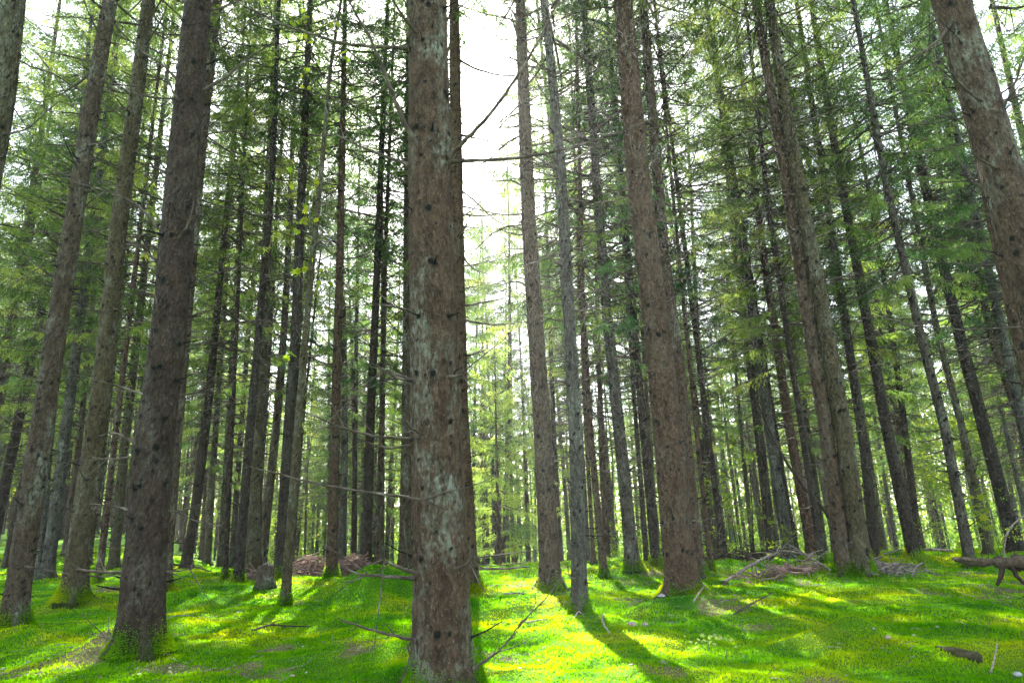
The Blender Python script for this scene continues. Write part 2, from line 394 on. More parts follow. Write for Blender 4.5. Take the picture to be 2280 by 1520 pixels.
# ------------------------------------------------------------------ trunks
def trunk_mesh(axis, r0, H, seed, bark, sides=24, dz=0.05, zfine=11.0, knots=True, flare=1.0, kscale=1.0):
    """axis: function z -> (x, y) relative to the base"""
    rng = np.random.default_rng(seed); acc = Acc()
    zs = np.concatenate([np.arange(-0.25, min(zfine, H), dz), np.arange(min(zfine, H), H, 0.5), [H]])
    ax = np.array([axis(z) for z in zs])
    c = np.column_stack([ax, zs])
    r = r0 * np.clip(1 - np.clip(zs, 0, None) / H, 0.0, 1) ** 0.62 + 0.004
    zz = np.clip(zs, 0, None)
    r = r * (1 + flare * (0.30 * np.exp(-zz / 0.10) + 0.16 * np.exp(-zz / 0.38)))
    th = np.arange(sides) / sides * 2 * math.pi
    ph = rng.uniform(0, 6.28, 3)
    lob = 1 + flare * 0.34 * np.exp(-zz / 0.14)[:, None] * (np.cos(5 * th + ph[0]) + 0.6 * np.cos(3 * th + ph[1]))[None]
    nz = vnoise(np.tile(th * 1.6 + seed, (len(zs), 1)), np.tile((zs * 2.2)[:, None], (1, sides)), seed % 97) * 0.07
    nz = nz + vnoise(np.tile(th * 6.5 + seed, (len(zs), 1)), np.tile((zs * 14)[:, None], (1, sides)), seed % 89) * 0.035
    tone = np.zeros((len(zs), sides)); push = np.zeros((len(zs), sides))
    if knots:
        z = rng.uniform(0.2, 0.6); kl = []
        while z < min(zfine, H) - 0.3:
            for k in range(rng.integers(5, 9)):
                kl.append((z + rng.normal(0, 0.045), rng.uniform(0, 6.283), rng.uniform(0.012, 0.023) * kscale, 1.0))
            for k in range(rng.integers(7, 15)):
                kl.append((z + rng.uniform(0.06, 0.45), rng.uniform(0, 6.283), rng.uniform(0.006, 0.010) * kscale, 1.0))
            z += rng.uniform(0.28, 0.50)
        for kz, ka, ks, kd in kl:
            lo, hi = np.searchsorted(zs, [kz - ks * 5, kz + ks * 4])
            if hi <= lo: continue
            da = (th[None] - ka + math.pi) % (2 * math.pi) - math.pi
            rr = np.interp(kz, zs, r)
            u = da * rr / ks; v = (zs[lo:hi, None] - kz) / (ks * np.where(zs[lo:hi, None] < kz, 1.5, 0.9))
            g = np.exp(-(u * u + v * v))
            tone[lo:hi] = np.maximum(tone[lo:hi], g * kd); push[lo:hi] += g * ks * 0.5
    if sides >= 24: nz = nz + vnoise(np.tile(th * 17.0 + seed, (len(zs), 1)), np.tile((zs * 38)[:, None], (1, sides)), seed % 83) * 0.045
    rad = r[:, None] * lob * (1 + nz) + push
    # rings stay level (trunks are near vertical)
    v = np.empty((len(zs), sides, 3))
    v[..., 0] = c[:, None, 0] + rad * np.cos(th); v[..., 1] = c[:, None, 1] + rad * np.sin(th); v[..., 2] = zs[:, None]
    n = len(zs)
    i = np.arange(n - 1)[:, None] * sides; j = np.arange(sides)[None]; k = (j + 1) % sides
    acc.add(v.reshape(-1, 3), np.stack([i + j, i + k, i + sides + k, i + sides + j], -1).reshape(-1, 4), 0.5 + 0.5 * tone.reshape(-1))
    if knots:                                      # broken branch stubs standing out of the knots
        for kz, ka, ks, kd in kl:
            if ks < 0.0095 * kscale or rng.random() > 0.65: continue
            L = rng.uniform(0.02, 0.10) if rng.random() < .8 else rng.uniform(0.1, 0.28)
            a0 = np.array(axis(kz)); d = np.array([math.cos(ka), math.sin(ka), rng.uniform(-0.15, 0.55)])
            p = np.array([a0[0], a0[1], kz]) + d * np.interp(kz, zs, r) * [1, 1, 0] * 0.93
            q = ks * 0.55
            tube(acc, [p, p + d * L * .5, p + d * L + [0, 0, rng.uniform(-.01, .02)]], [q * 1.1, q * .7, q * .35], 5, 0.72)
    return acc.mesh('trunk', [bark], True), (lambda z: np.interp(z, zs, r))

FILL_TRUNK = []
for i in range(10):
    bend = R0.uniform(-0.45, 0.45); b2 = R0.uniform(-0.3, 0.3)
    FILL_TRUNK.append(trunk_mesh(lambda z, b=bend, b3=b2: (b * math.sin(z / 7.0), b3 * math.sin(z / 5.5 + 1)), 0.13, 22, 500 + i, [M_BARK, M_BARK_RED, M_BARK_GREEN, M_BARK_GREY, M_BARK_DARK][i % 5], 12, 0.16, 14, True, 1.0, 1.15)[0])

TONES = [(0.78, 0.96, 0.92, 1), (0.95, 1.05, 0.75, 1), (1.1, 1.08, 0.75, 1), (0.85, 0.95, 0.9, 1), (1.2, 1.25, 0.72, 1), (1.12, 1.08, 0.75, 1)]
GROUP_MAIN = 'spruces standing in the mossy clearing'
TREES = {}

def traced(key, pts, w, label, bark='b', crown='lo', sides=20, dz=0.036, kscale=1.0, twigs=True, flare=1.0, Y=None, H=None, tone=None, group=None, cat='tree'):
    """pts: photo pixels of the trunk's axis, base first; w: trunk width in pixels just above the root flare"""
    if Y is None: bx, by = hit(*pts[0])
    else:
        p = at_y(pts[0][0], pts[0][1], Y); bx, by = p[0], p[1]
    bz = float(tz(bx, by, False))
    _, _, dep = project((bx, by, bz + 0.3))
    dia = w * (0.95 if key == 'F' else 0.88 if w > 30 else 0.93) / F_PX * dep
    P = [at_y(px, py, by) for px, py in pts[1:]]
    zs = [0.0] + [p[2] - bz for p in P]; xs = [0.0] + [p[0] - bx for p in P]
    H = H or max(14.0, min(24.0, 14 + 25 * dia))
    sl = (xs[-1] - xs[-2]) / max(0.3, zs[-1] - zs[-2])
    rnd = random.Random(hash(key) % 1000 if False else sum(ord(c) * (i + 3) for i, c in enumerate(key)))
    yl = rnd.uniform(-0.012, 0.012)
    def axis(z):
        if z <= zs[-1]: x = float(np.interp(z, zs, xs))
        else: x = xs[-1] + sl * (z - zs[-1])
        return x, yl * z
    seed = rnd.randrange(1, 9000)
    root = thing('spruce_tree', (bx, by, bz), label, cat, group)
    me, rf = trunk_mesh(axis, dia / 2, H, seed, BARKS[bark], sides, dz, 11.0 if by < 14 else 13.0, True, flare, kscale * (0.85 if by < 10 else 1.0))
    link('trunk', me, root)
    ax1 = axis(H); ln = Vector((ax1[0] - axis(H * .4)[0], ax1[1] - axis(H * .4)[1], H * 0.6)).normalized()
    if crown:
        cm = rnd.choice(CROWN_HI if crown == 'hi' else CROWN)
        c = link('crown', cm, root)
        sc = H / 22.0
        off = Vector((ax1[0], ax1[1], H)) - ln * H
        c.matrix_local = Matrix.Translation(off) @ ln.to_track_quat('Z', 'Y').to_matrix().to_4x4() @ Matrix.Rotation(rnd.uniform(0, 6.28), 4, 'Z') @ Matrix.Diagonal((sc * 0.95, sc * 0.95, sc, 1))
        c.color = tone or rnd.choice(TONES)
        if twigs:
            tm = rnd.choice(TWIGS_HI if crown == 'hi' else TWIGS)
            t = link('dead_twigs', tm, root); t['kind'] = 'stuff'
            x5 = axis(6.0); ll = Vector((x5[0] - axis(1.0)[0], x5[1] - axis(1.0)[1], 5.0)).normalized()
            o5 = Vector((x5[0], x5[1], 6.0)) - ll * 6.0
            t.matrix_local = Matrix.Translation(o5) @ ll.to_track_quat('Z', 'Y').to_matrix().to_4x4() @ Matrix.Rotation(rnd.uniform(0, 6.28), 4, 'Z')
    TREES[key] = dict(root=root, base=(bx, by, bz), axis=axis, rf=rf, H=H, dia=dia)
    return root

G = None
# ---- the traced stand: axis pixels (base first), width, label
traced('F', [(990, 1532), (972, 1000), (958, 400), (952, 0)], 132, 'thick lichen-flecked grey-brown spruce trunk nearest the viewer, in front of the sun', 'b', 'hi', 72, 0.016, 1.05, False, 0.8)
traced('D', [(310, 1448), (342, 1000), (375, 760), (412, 330), (443, 0)], 97, 'thick dark brown spruce trunk with a mossy root spreading to its left', 'd', 'hi', 56, 0.02, 1.25, False, 0.9)
traced('D2', [(362, 1258), (400, 840), (450, 330), (490, 0)], 46, 'brown spruce trunk half hidden directly behind the dark mossy-rooted front trunk', 'b', 'hi', Y=11.5)
traced('A', [(-235, 1470), (0, 230), (28, 0)], 84, 'greenish spruce trunk cut off by the upper left corner', 'g', 'hi', 28, 0.04, twigs=False)
traced('B', [(28, 1398), (120, 800), (205, 280), (256, 0)], 55, 'leaning brown spruce trunk standing near the left edge, dark at its foot', 'b', 'hi', 28, 0.028)
traced('C', [(160, 1335), (228, 880), (270, 500), (340, 0)], 54, 'olive-brown spruce with a green mossy foot between the left-edge trunk and the dark thick one', 'g', 'hi', 28, 0.028, twigs=True)
traced('E1', [(84, 1285), (108, 1000), (150, 600)], 22, 'slim grey trunk, left one of a close pair behind the leaning left-edge trunk', 'w')
traced('E2', [(104, 1287), (140, 1000), (185, 650)], 27, 'grey trunk, right one of a close pair behind the leaning left-edge trunk', 'w')
traced('e3', [(131, 1200), (155, 1000), (185, 760)], 15, 'thin dark trunk just right of the close grey pair on the left slope', 'd')
traced('e4', [(219, 1298), (255, 1000), (300, 640)], 15, 'thin brown trunk right of the olive mossy-footed spruce', 'b')
traced('e5', [(197, 1256), (232, 1000), (270, 700)], 11, 'very thin stem between the olive mossy-footed spruce and its thin brown neighbour', 'r')
traced('e6', [(252, 1268), (276, 1000), (310, 700)], 22, 'grey-green trunk close against the left side of the dark thick spruce', 'g', 'hi')
traced('e7', [(-24, 1250), (12, 1070), (65, 810), (105, 600)], 24, 'dark thin trunk crossing the left edge below the greenish corner trunk', 'd')
traced('e8', [(413, 1264), (436, 1128), (462, 900), (480, 700)], 23, 'short-looking dark trunk right of the thick dark spruce, with a fallen stick at its foot', 'd', 'hi')
traced('e9', [(461, 1255), (470, 1098), (486, 850)], 16, 'thin grey-green trunk between two dark trunks right of the thick dark spruce', 'g')
traced('e10', [(500, 1290), (508, 1150), (520, 900)], 11, 'stick-thin dark trunk in front of a wider one, left of the pair with reddish stems', 'd')
traced('e11', [(507, 1246), (517, 1083), (532, 850)], 23, 'brown trunk standing just behind the stick-thin dark one', 'b', 'hi')
traced('e12', [(530, 1298), (556, 950), (580, 680), (604, 400), (618, 0)], 22, 'straight dark brown trunk with broken side twigs left of the small stump', 'd', 'hi', Y=13.2)
traced('e13', [(563, 1278), (573, 980), (592, 640), (606, 330)], 36, 'wide olive-brown trunk directly right of the straight dark one, behind the small stump', 'g', 'hi')
traced('e14', [(602, 1246), (610, 1098), (622, 850)], 18, 'pale thin trunk between the wide olive one and the trunk behind the small stump', 'w')
traced('e15', [(624, 1287), (643, 950), (656, 760), (666, 480), (686, 0)], 32, 'dark flared spruce trunk right of the small stump, behind the leaning sapling', 'd', 'hi')
traced('e16', [(689, 1237), (696, 1040), (706, 800)], 15, 'thin grey-brown trunk rising from behind the pinkish brush heap', 'w')
traced('e17', [(738, 1288), (747, 950), (757, 600), (764, 300), (770, 0)], 25, 'reddish dark trunk standing in the pinkish brush heap', 'r', 'hi')
traced('e18', [(768, 1246), (772, 950), (776, 700)], 12, 'thin trunk close behind the reddish trunk in the brush heap', 'b')
traced('e19', [(784, 1249), (787, 950), (792, 600)], 20, 'grey-brown trunk second to the right of the reddish trunk in the brush heap', 'b', 'hi')
traced('e20', [(815, 1271), (824, 950), (835, 700), (846, 400), (862, 0)], 23, 'dark straight trunk just behind the crest of the low mossy mound', 'd', 'hi', Y=15)
traced('e21', [(839, 1271), (851, 950), (858, 600), (874, 200)], 15, 'thinner trunk beside the dark straight one behind the mossy mound', 'b', Y=15.5)
traced('e22', [(867, 1246), (872, 950), (878, 650)], 13, 'thin trunk left of the one that touches the thickest front trunk', 'b')
traced('e23', [(901, 1262), (906, 950), (908, 500)], 28, 'brown trunk partly covered by the left side of the thickest front trunk', 'b', 'hi', Y=15.2)
traced('G', [(1046, 1312), (1024, 900), (1018, 500), (1012, 0)], 46, 'brown trunk half hidden behind the right side of the thickest front trunk', 'r', 'hi', 28, 0.028)
traced('c1', [(1075, 1234), (1073, 1009), (1072, 760)], 13, 'leftmost of four thin dark trunks in the gap beside the thickest trunk', 'd', None)
traced('c2', [(1094, 1240), (1084, 980), (1076, 720)], 14, 'second from left of four thin dark trunks in the gap beside the thickest trunk', 'r', None)
traced('c3', [(1121, 1249), (1112, 950), (1106, 760)], 15, 'third from left of four thin dark trunks in the gap beside the thickest trunk', 'd', None)
traced('c4', [(1145, 1253), (1128, 950), (1118, 760)], 17, 'rightmost of four thin dark trunks in the gap beside the thickest trunk', 'd', None)
traced('H', [(1227, 1312), (1207, 950), (1178, 500), (1158, 0)], 50, 'reddish brown spruce trunk with a broad mossy foot, right of the light gap', 'r', 'hi', 28, 0.028)
traced('c5', [(1247, 1252), (1233, 950), (1222, 650)], 13, 'thin dark trunk showing along the right side of the reddish mossy-footed spruce', 'd', None)
traced('c6', [(1191, 1242), (1184, 950), (1180, 700)], 9, 'stick-thin twiggy trunk along the left side of the reddish mossy-footed spruce', 'd', None)
traced('I', [(1292, 1366), (1281, 950), (1262, 620), (1249, 370), (1228, 150), (1212, 0)], 37, 'slim scaly grey trunk with a slight bend casting a long shadow on the moss', 'w', 'hi', 24, 0.03)
traced('c7', [(1345, 1283), (1314, 950), (1298, 700), (1292, 420)], 16, 'slender brown trunk just right of the slim scaly bent one', 'r')
traced('c8', [(1322, 1255), (1304, 950), (1296, 760)], 10, 'very thin stem between the slim scaly bent trunk and the slender brown one', 'r', None)
traced('J', [(1410, 1268), (1378, 950), (1352, 700), (1338, 520), (1322, 300)], 33, 'grey-green trunk on a moss-covered swelling left of the thick double trunk', 'w', tone=(0.7, 0.95, 1.0, 1))
traced('c9', [(1440, 1250), (1417, 950), (1400, 700)], 11, 'thin dark trunk close to the right of the grey-green trunk on the swelling', 'd')
traced('c10', [(1461, 1256), (1432, 950), (1408, 680), (1388, 450)], 21, 'dark trunk close to the left side of the thick double trunk', 'd', 'hi')
traced('K', [(1520, 1325), (1486, 950), (1462, 720), (1422, 400), (1388, 0)], 80, 'thick knotty brown spruce trunk right of centre with a mossy foot and a white pebble', 'r', 'hi', 48, 0.022, 1.2)
traced('K2', [(1552, 1282), (1508, 800), (1480, 600), (1456, 300), (1431, 0)], 40, 'slimmer trunk peeping out behind the right side of the thick knotty brown spruce', 'b', 'hi', 28, 0.028)
traced('r1', [(1583, 1268), (1549, 950), (1524, 700)], 11, 'thin reddish dark trunk just right of the thick knotty brown spruce', 'r', 'hi')
traced('r2', [(1613, 1243), (1581, 1000), (1556, 800)], 15, 'thin dark trunk second to the right of the thick knotty brown spruce', 'd')
traced('r3', [(1632, 1232), (1612, 1050), (1590, 850)], 19, 'dark trunk behind the pale-leaved bush right of the thick knotty spruce', 'd', 'hi')
traced('r4', [(1720, 1236), (1692, 976), (1666, 760), (1636, 530), (1612, 260)], 24, 'dark straight trunk left of the grey-green one, at the back of the fallen twiggy branch', 'd', tone=(0.7, 0.9, 1.0, 1))
traced('r5', [(1758, 1242), (1724, 1029), (1690, 800)], 27, 'grey-green trunk right of the dark straight trunk behind the fallen twiggy branch', 'w', 'hi')
traced('r6', [(1774, 1236), (1742, 1055), (1706, 820)], 14, 'thin dark trunk touching the right side of the grey-green one behind the fallen twiggy branch', 'd')
traced('r7', [(1810, 1236), (1758, 950), (1730, 760), (1700, 560), (1670, 300)], 24, 'reddish brown trunk crossed by a slanting dead pole', 'r')
traced('r8', [(1832, 1257), (1786, 950), (1755, 750), (1715, 475), (1690, 250)], 17, 'narrow dark trunk right beside the reddish one crossed by the slanting pole', 'd')
traced('L1', [(1882, 1278), (1838, 950), (1795, 680), (1742, 350), (1682, 0)], 37, 'brown left stem of the close pair of spruces on the mossy rise at right', 'r', 'hi', 28, 0.028)
traced('L2', [(1922, 1278), (1876, 950), (1822, 650), (1770, 380), (1708, 0)], 44, 'grey-brown right stem of the close pair of spruces on the mossy rise at right', 'g', 'hi', 28, 0.028)
traced('r9', [(1950, 1249), (1924, 1003), (1900, 850)], 23, 'dark trunk half hidden behind the right stem of the close pair', 'd')
traced('M', [(2036, 1242), (1975, 950), (1940, 750), (1870, 370), (1826, 100)], 28, 'dark grey leaning trunk rising from a tuft of grass right of the close pair', 'd', 'hi')
traced('Nn', [(2162, 1262), (2103, 950), (2050, 750), (1970, 400), (1912, 80)], 23, 'grey knotty leaning trunk just left of the fallen log', 'w')
traced('O', [(2204, 1234), (2142, 950), (2090, 750), (2020, 375)], 17, 'thin leaning trunk between the grey knotty one and the darker one above the fallen log', 'g', 'hi')
traced('P', [(2264, 1228), (2192, 950), (2140, 750), (2050, 350), (1992, 70)], 30, 'dark leaning trunk rising behind the thick part of the fallen log', 'd', tone=(0.7, 0.95, 1.0, 1))
traced('Q', [(2330, 1220), (2276, 950), (2210, 750), (2150, 450)], 16, 'thin brown leaning trunk left of the big trunk at the right edge', 'r')
traced('Rr', [(2560, 1560), (2298, 600), (2190, 225), (2124, 0)], 118, 'thick scaly spruce trunk leaning through the upper right corner', 'b', 'hi', 56, 0.02, twigs=False, Y=4.9)
traced('R2', [(2400, 1330), (2262, 700), (2205, 430), (2140, 100)], 40, 'reddish trunk showing just behind the left side of the upper right corner trunk', 'r', 'hi')

# ------------------------------------------------------------------ background spruces (copies of shared meshes)
ZONES = [(-1600, 300, 'slender background spruce far behind the leaning trunks at the left side'), (300, 620, 'slender background spruce between the dark thick trunk and the small stump'),
         (620, 905, 'slender background spruce in the dense distance behind the pinkish brush heap'), (905, 1260, 'slender background spruce far off around the light gap beside the thickest trunk'),
         (1260, 1440, 'slender background spruce far behind the slim scaly bent trunk'), (1440, 1850, 'slender background spruce far behind the fallen twiggy branch'),
         (1850, 4200, 'slender background spruce in the pale distance behind the fallen log and leaning trunks')]
placed = [t['base'][:2] for t in TREES.values()]
rg = random.Random(5)
protos = {}
nfill = 0
def fill_tree(x, y, s, crown=True, high=False):
    global nfill
    z = float(tz(x, y, False)); px, py, dep = project((x, y, z + 1))
    lab = next((l for a, b, l in ZONES if a <= px < b), None)
    if lab is None: return
    root = thing('spruce_tree', (x, y, z), lab, 'tree', lab.replace('slender background spruce', 'slender background spruces'))
    root.rotation_euler = (rg.gauss(0, 0.018), rg.gauss(0, 0.022), rg.uniform(0, 6.28)); root.scale = (s, s, s)
    tr = rg.choice(FILL_TRUNK); o = link('trunk', tr, root); w = rg.uniform(0.55, 1.15); o.scale = (w, w, 1)
    if crown:
        c = link('crown', rg.choice(CROWN_HI if high else CROWN), root); c.color = rg.choice(TONES); c.rotation_euler.z = rg.uniform(0, 6.28)
        t = link('dead_twigs', rg.choice(TWIGS_HI if high else TWIGS), root); t['kind'] = 'stuff'; t.rotation_euler.z = rg.uniform(0, 6.28)
    nfill += 1
tries = 0
while nfill < 196 and tries < 20000:
    tries += 1
    y = 15.0 + 43.0 * rg.random() ** 0.85; x = rg.uniform(-0.98, 0.98) * y if y > 34 else rg.uniform(-1.2, 1.2) * y
    if min((x - a) ** 2 + (y - b) ** 2 for a, b in placed) < (1.55 if y < 30 else 1.9) ** 2: continue
    px, py, dep = project((x, y, 1.0))
    # the open lane towards the sun, and the bright slot beside the reddish trunk
    u = x + 0.094 * (y - 8); lane = -0.9 < u < 2.3 or -4.1 < u < -2.7
    if lane and y < 31: continue
    if 1240 < px < 1272 or 1045 < px < 1130 and y < 38: continue
    placed.append((x, y))
    fill_tree(x, y, rg.uniform(0.78, 1.02))

for px, y, s in ((1050, 41, 1.12), (1078, 45, 1.15), (1105, 41, 1.1), (1132, 46, 1.18), (1172, 36, 1.0), (1212, 33, .95), (1262, 38, 1.0), (1300, 30, .95), (2330, 14, .95), (2500, 17, 1.0)):
    fill_tree(at_y(px, 1200, y)[0], y, s)

for px, y, s in ((560, 21, .95), (655, 23, 1.0), (745, 24, 1.0), (848, 22, .95), (20, 17, .95), (130, 21, 1.0), (-90, 19, 1.0), (1122, 27, .9)):
    fill_tree(at_y(px, 1250, y)[0], y, s, True, True)

# young pale spruces in the light gap
for px, py, s, lab, i in ((1112, 1247, 0.8, 'young pale green spruce, leafy to the ground, behind the four thin trunks', 0), (1176, 1236, 0.68, 'smaller young spruce with yellowish needles just left of the reddish mossy-footed trunk', 1)):
    y = 19.5 + 2.5 * i; x = at_y(px, py, y)[0]; z = float(tz(x, y, False))
    r = thing('young_spruce', (x, y, z), lab, 'young spruce'); r.scale = (s, s, s); r.rotation_euler.z = i * 2.0
    acc = Acc(); tube(acc, [(0, 0, -0.2), (0, 0, 4), (0.05, 0, 9)], [0.075, 0.045, 0.008], 8); link('trunk', acc.mesh('young_trunk', [M_BARK_RED]), r)
    c = link('crown', CROWN_YOUNG[i], r); c.color = (1.6, 1.65, 1.25, 1)

# broadleaf trees and bushes among the spruces
def broad(name, mesh, x, y, s, lab, cat, col, stem_h, stem_r, sq=1.0):
    z = float(tz(x, y, False)); r = thing(name, (x, y, z), lab, cat); r.scale = (s, s, s * sq); r.rotation_euler.z = x * 3 + y
    acc = Acc(); k = np.linspace(0, 1, 8)
    tube(acc, np.stack([0.06 * np.sin(k * 5), 0.05 * np.cos(k * 4) - .05, -0.2 + k * (stem_h + .2)], 1), np.linspace(stem_r, stem_r * 0.25, 8), 8)
    link('trunk' if stem_r > 0.04 else 'stem', acc.mesh('stem', [M_BARK_GREY]), r)
    c = link('crown' if stem_r > 0.04 else 'foliage', mesh, r); c.color = col
YG = (1.25, 1.15, 0.8, 1)
for i, (px, Yd, s, lab) in enumerate((
        (2040, 34, 1.25, 'yellow-green broadleaf tree glowing behind the grey knotty leaning trunk'),
        (2190, 28, 1.0, 'bright green broadleaf tree low behind the fallen log'),
        (1905, 40, 1.3, 'yellow-green broadleaf tree far behind the close pair of spruces'),
        (60, 36, 1.3, 'light green broadleaf tree far behind the leaning left-edge trunk'),
        (1262, 52, 1.4, 'sunlit yellow-green broadleaf tree filling the bright slot beside the reddish trunk'),
        (1100, 54, 1.4, 'pale yellow-green broadleaf tree at the far end of the light gap'),
        (640, 50, 1.3, 'light green broadleaf tree in the far distance behind the small stump'),
        (330, 46, 1.3, 'light green broadleaf tree far behind the dark mossy-rooted trunk'),
        (1670, 44, 1.2, 'green broadleaf tree in the distance behind the dark straight trunk and the pale bush'))):
    p = at_y(px, 1200, Yd); broad('broadleaf_tree', BROAD[i % 3], p[0], Yd, s, lab, 'tree', YG, 6.5, 0.09)
for i, (px, py, s, lab, sq) in enumerate((
        (1622, 1240, 1.0, 'pale-leaved bush with bright sunlit leaves right of the thick knotty spruce', 1.0),
        (1665, 1245, 0.7, 'low leafy bush at the foot of the stick-thin sapling', 0.7),
        (2235, 1250, 0.55, 'small leafy shrub growing beside the fallen log', 1.1),
        (2070, 1228, 0.7, 'low yellow-green shrub behind the long pale fallen pole', 0.55),
        (1150, 1250, 0.6, 'low green shrub at the foot of the four thin trunks', 0.6),
        (1745, 1246, 0.45, 'tiny leafy shrub between the grey-green trunks and the fallen twiggy branch', 0.8),
        (700, 1240, 0.6, 'small leafy bush behind the pinkish brush heap', 0.6),
        (505, 1236, 0.6, 'small sunlit bush among the dark trunks right of the thick dark spruce', 0.7))):
    x, y = hit(px, py); broad('leafy_bush', SHRUB[i % 3], x, y, s, lab, 'bush', YG, 1.6, 0.015, sq)

# ------------------------------------------------------------------ dead branches on the near trunks, one mesh each
def branch_px(key, pts, r0, dy=0.0, forks=(), seed=1, mat=None, twig=4):
    """a branch whose course follows photo pixels, swinging dy metres nearer (-) or farther (+) towards its tip"""
    t = TREES[key]; bx, by, bz = t['base']; rng = np.random.default_rng(seed + len(pts) * 7)
    p0 = at_y(*pts[0], by); z0 = p0[2] - bz; ax = t['axis'](z0); yy = by + ax[1]
    n = len(pts); P = []
    for i, (px, py) in enumerate(pts):
        f = i / (n - 1)
        P.append(at_y(px, py, yy - (t['rf'](z0) * 0.6 if dy <= 0 else -0.0) + dy * f) - np.array([bx, by, bz]))
    P = np.array(P)
    q = np.linspace(0, n - 1, (n - 1) * 5 + 1)
    S = np.stack([np.interp(q, np.arange(n), P[:, i]) for i in range(3)], 1)
    for _ in range(2): S[1:-1] = (S[:-2] + 2 * S[1:-1] + S[2:]) / 4
    S[1:] += rng.normal(0, 0.0025, S[1:].shape)
    acc = Acc(); r0 = r0 * 1.35; rad = np.linspace(r0, r0 * 0.35, len(S)); rad[0] *= 1.6
    tube(acc, S, rad, 8)
    for fk in list(range(twig)):
        k = rng.integers(len(S) // 4, len(S) - 1); d = S[k] - S[max(0, k - 3)]; d /= np.linalg.norm(d) + 1e-6
        d = d + rng.normal(0, 0.6, 3); L = rng.uniform(0.08, 0.32)
        tube(acc, [S[k], S[k] + d * L * .5, S[k] + d * L + np.array([0, 0, rng.uniform(-.03, .05)])], [0.005, 0.0035, 0.0018], 5)
    for fk in forks:
        FP = np.array([at_y(px, py, yy - t['rf'](z0) * 0.6 + dy * 0.4) - np.array([bx, by, bz]) for px, py in fk])
        tube(acc, FP, np.linspace(r0 * 0.7, r0 * 0.25, len(FP)), 6)
    return link('dead_branch', acc.mesh('dead_branch', [mat or M_TWIG]), t['root'])

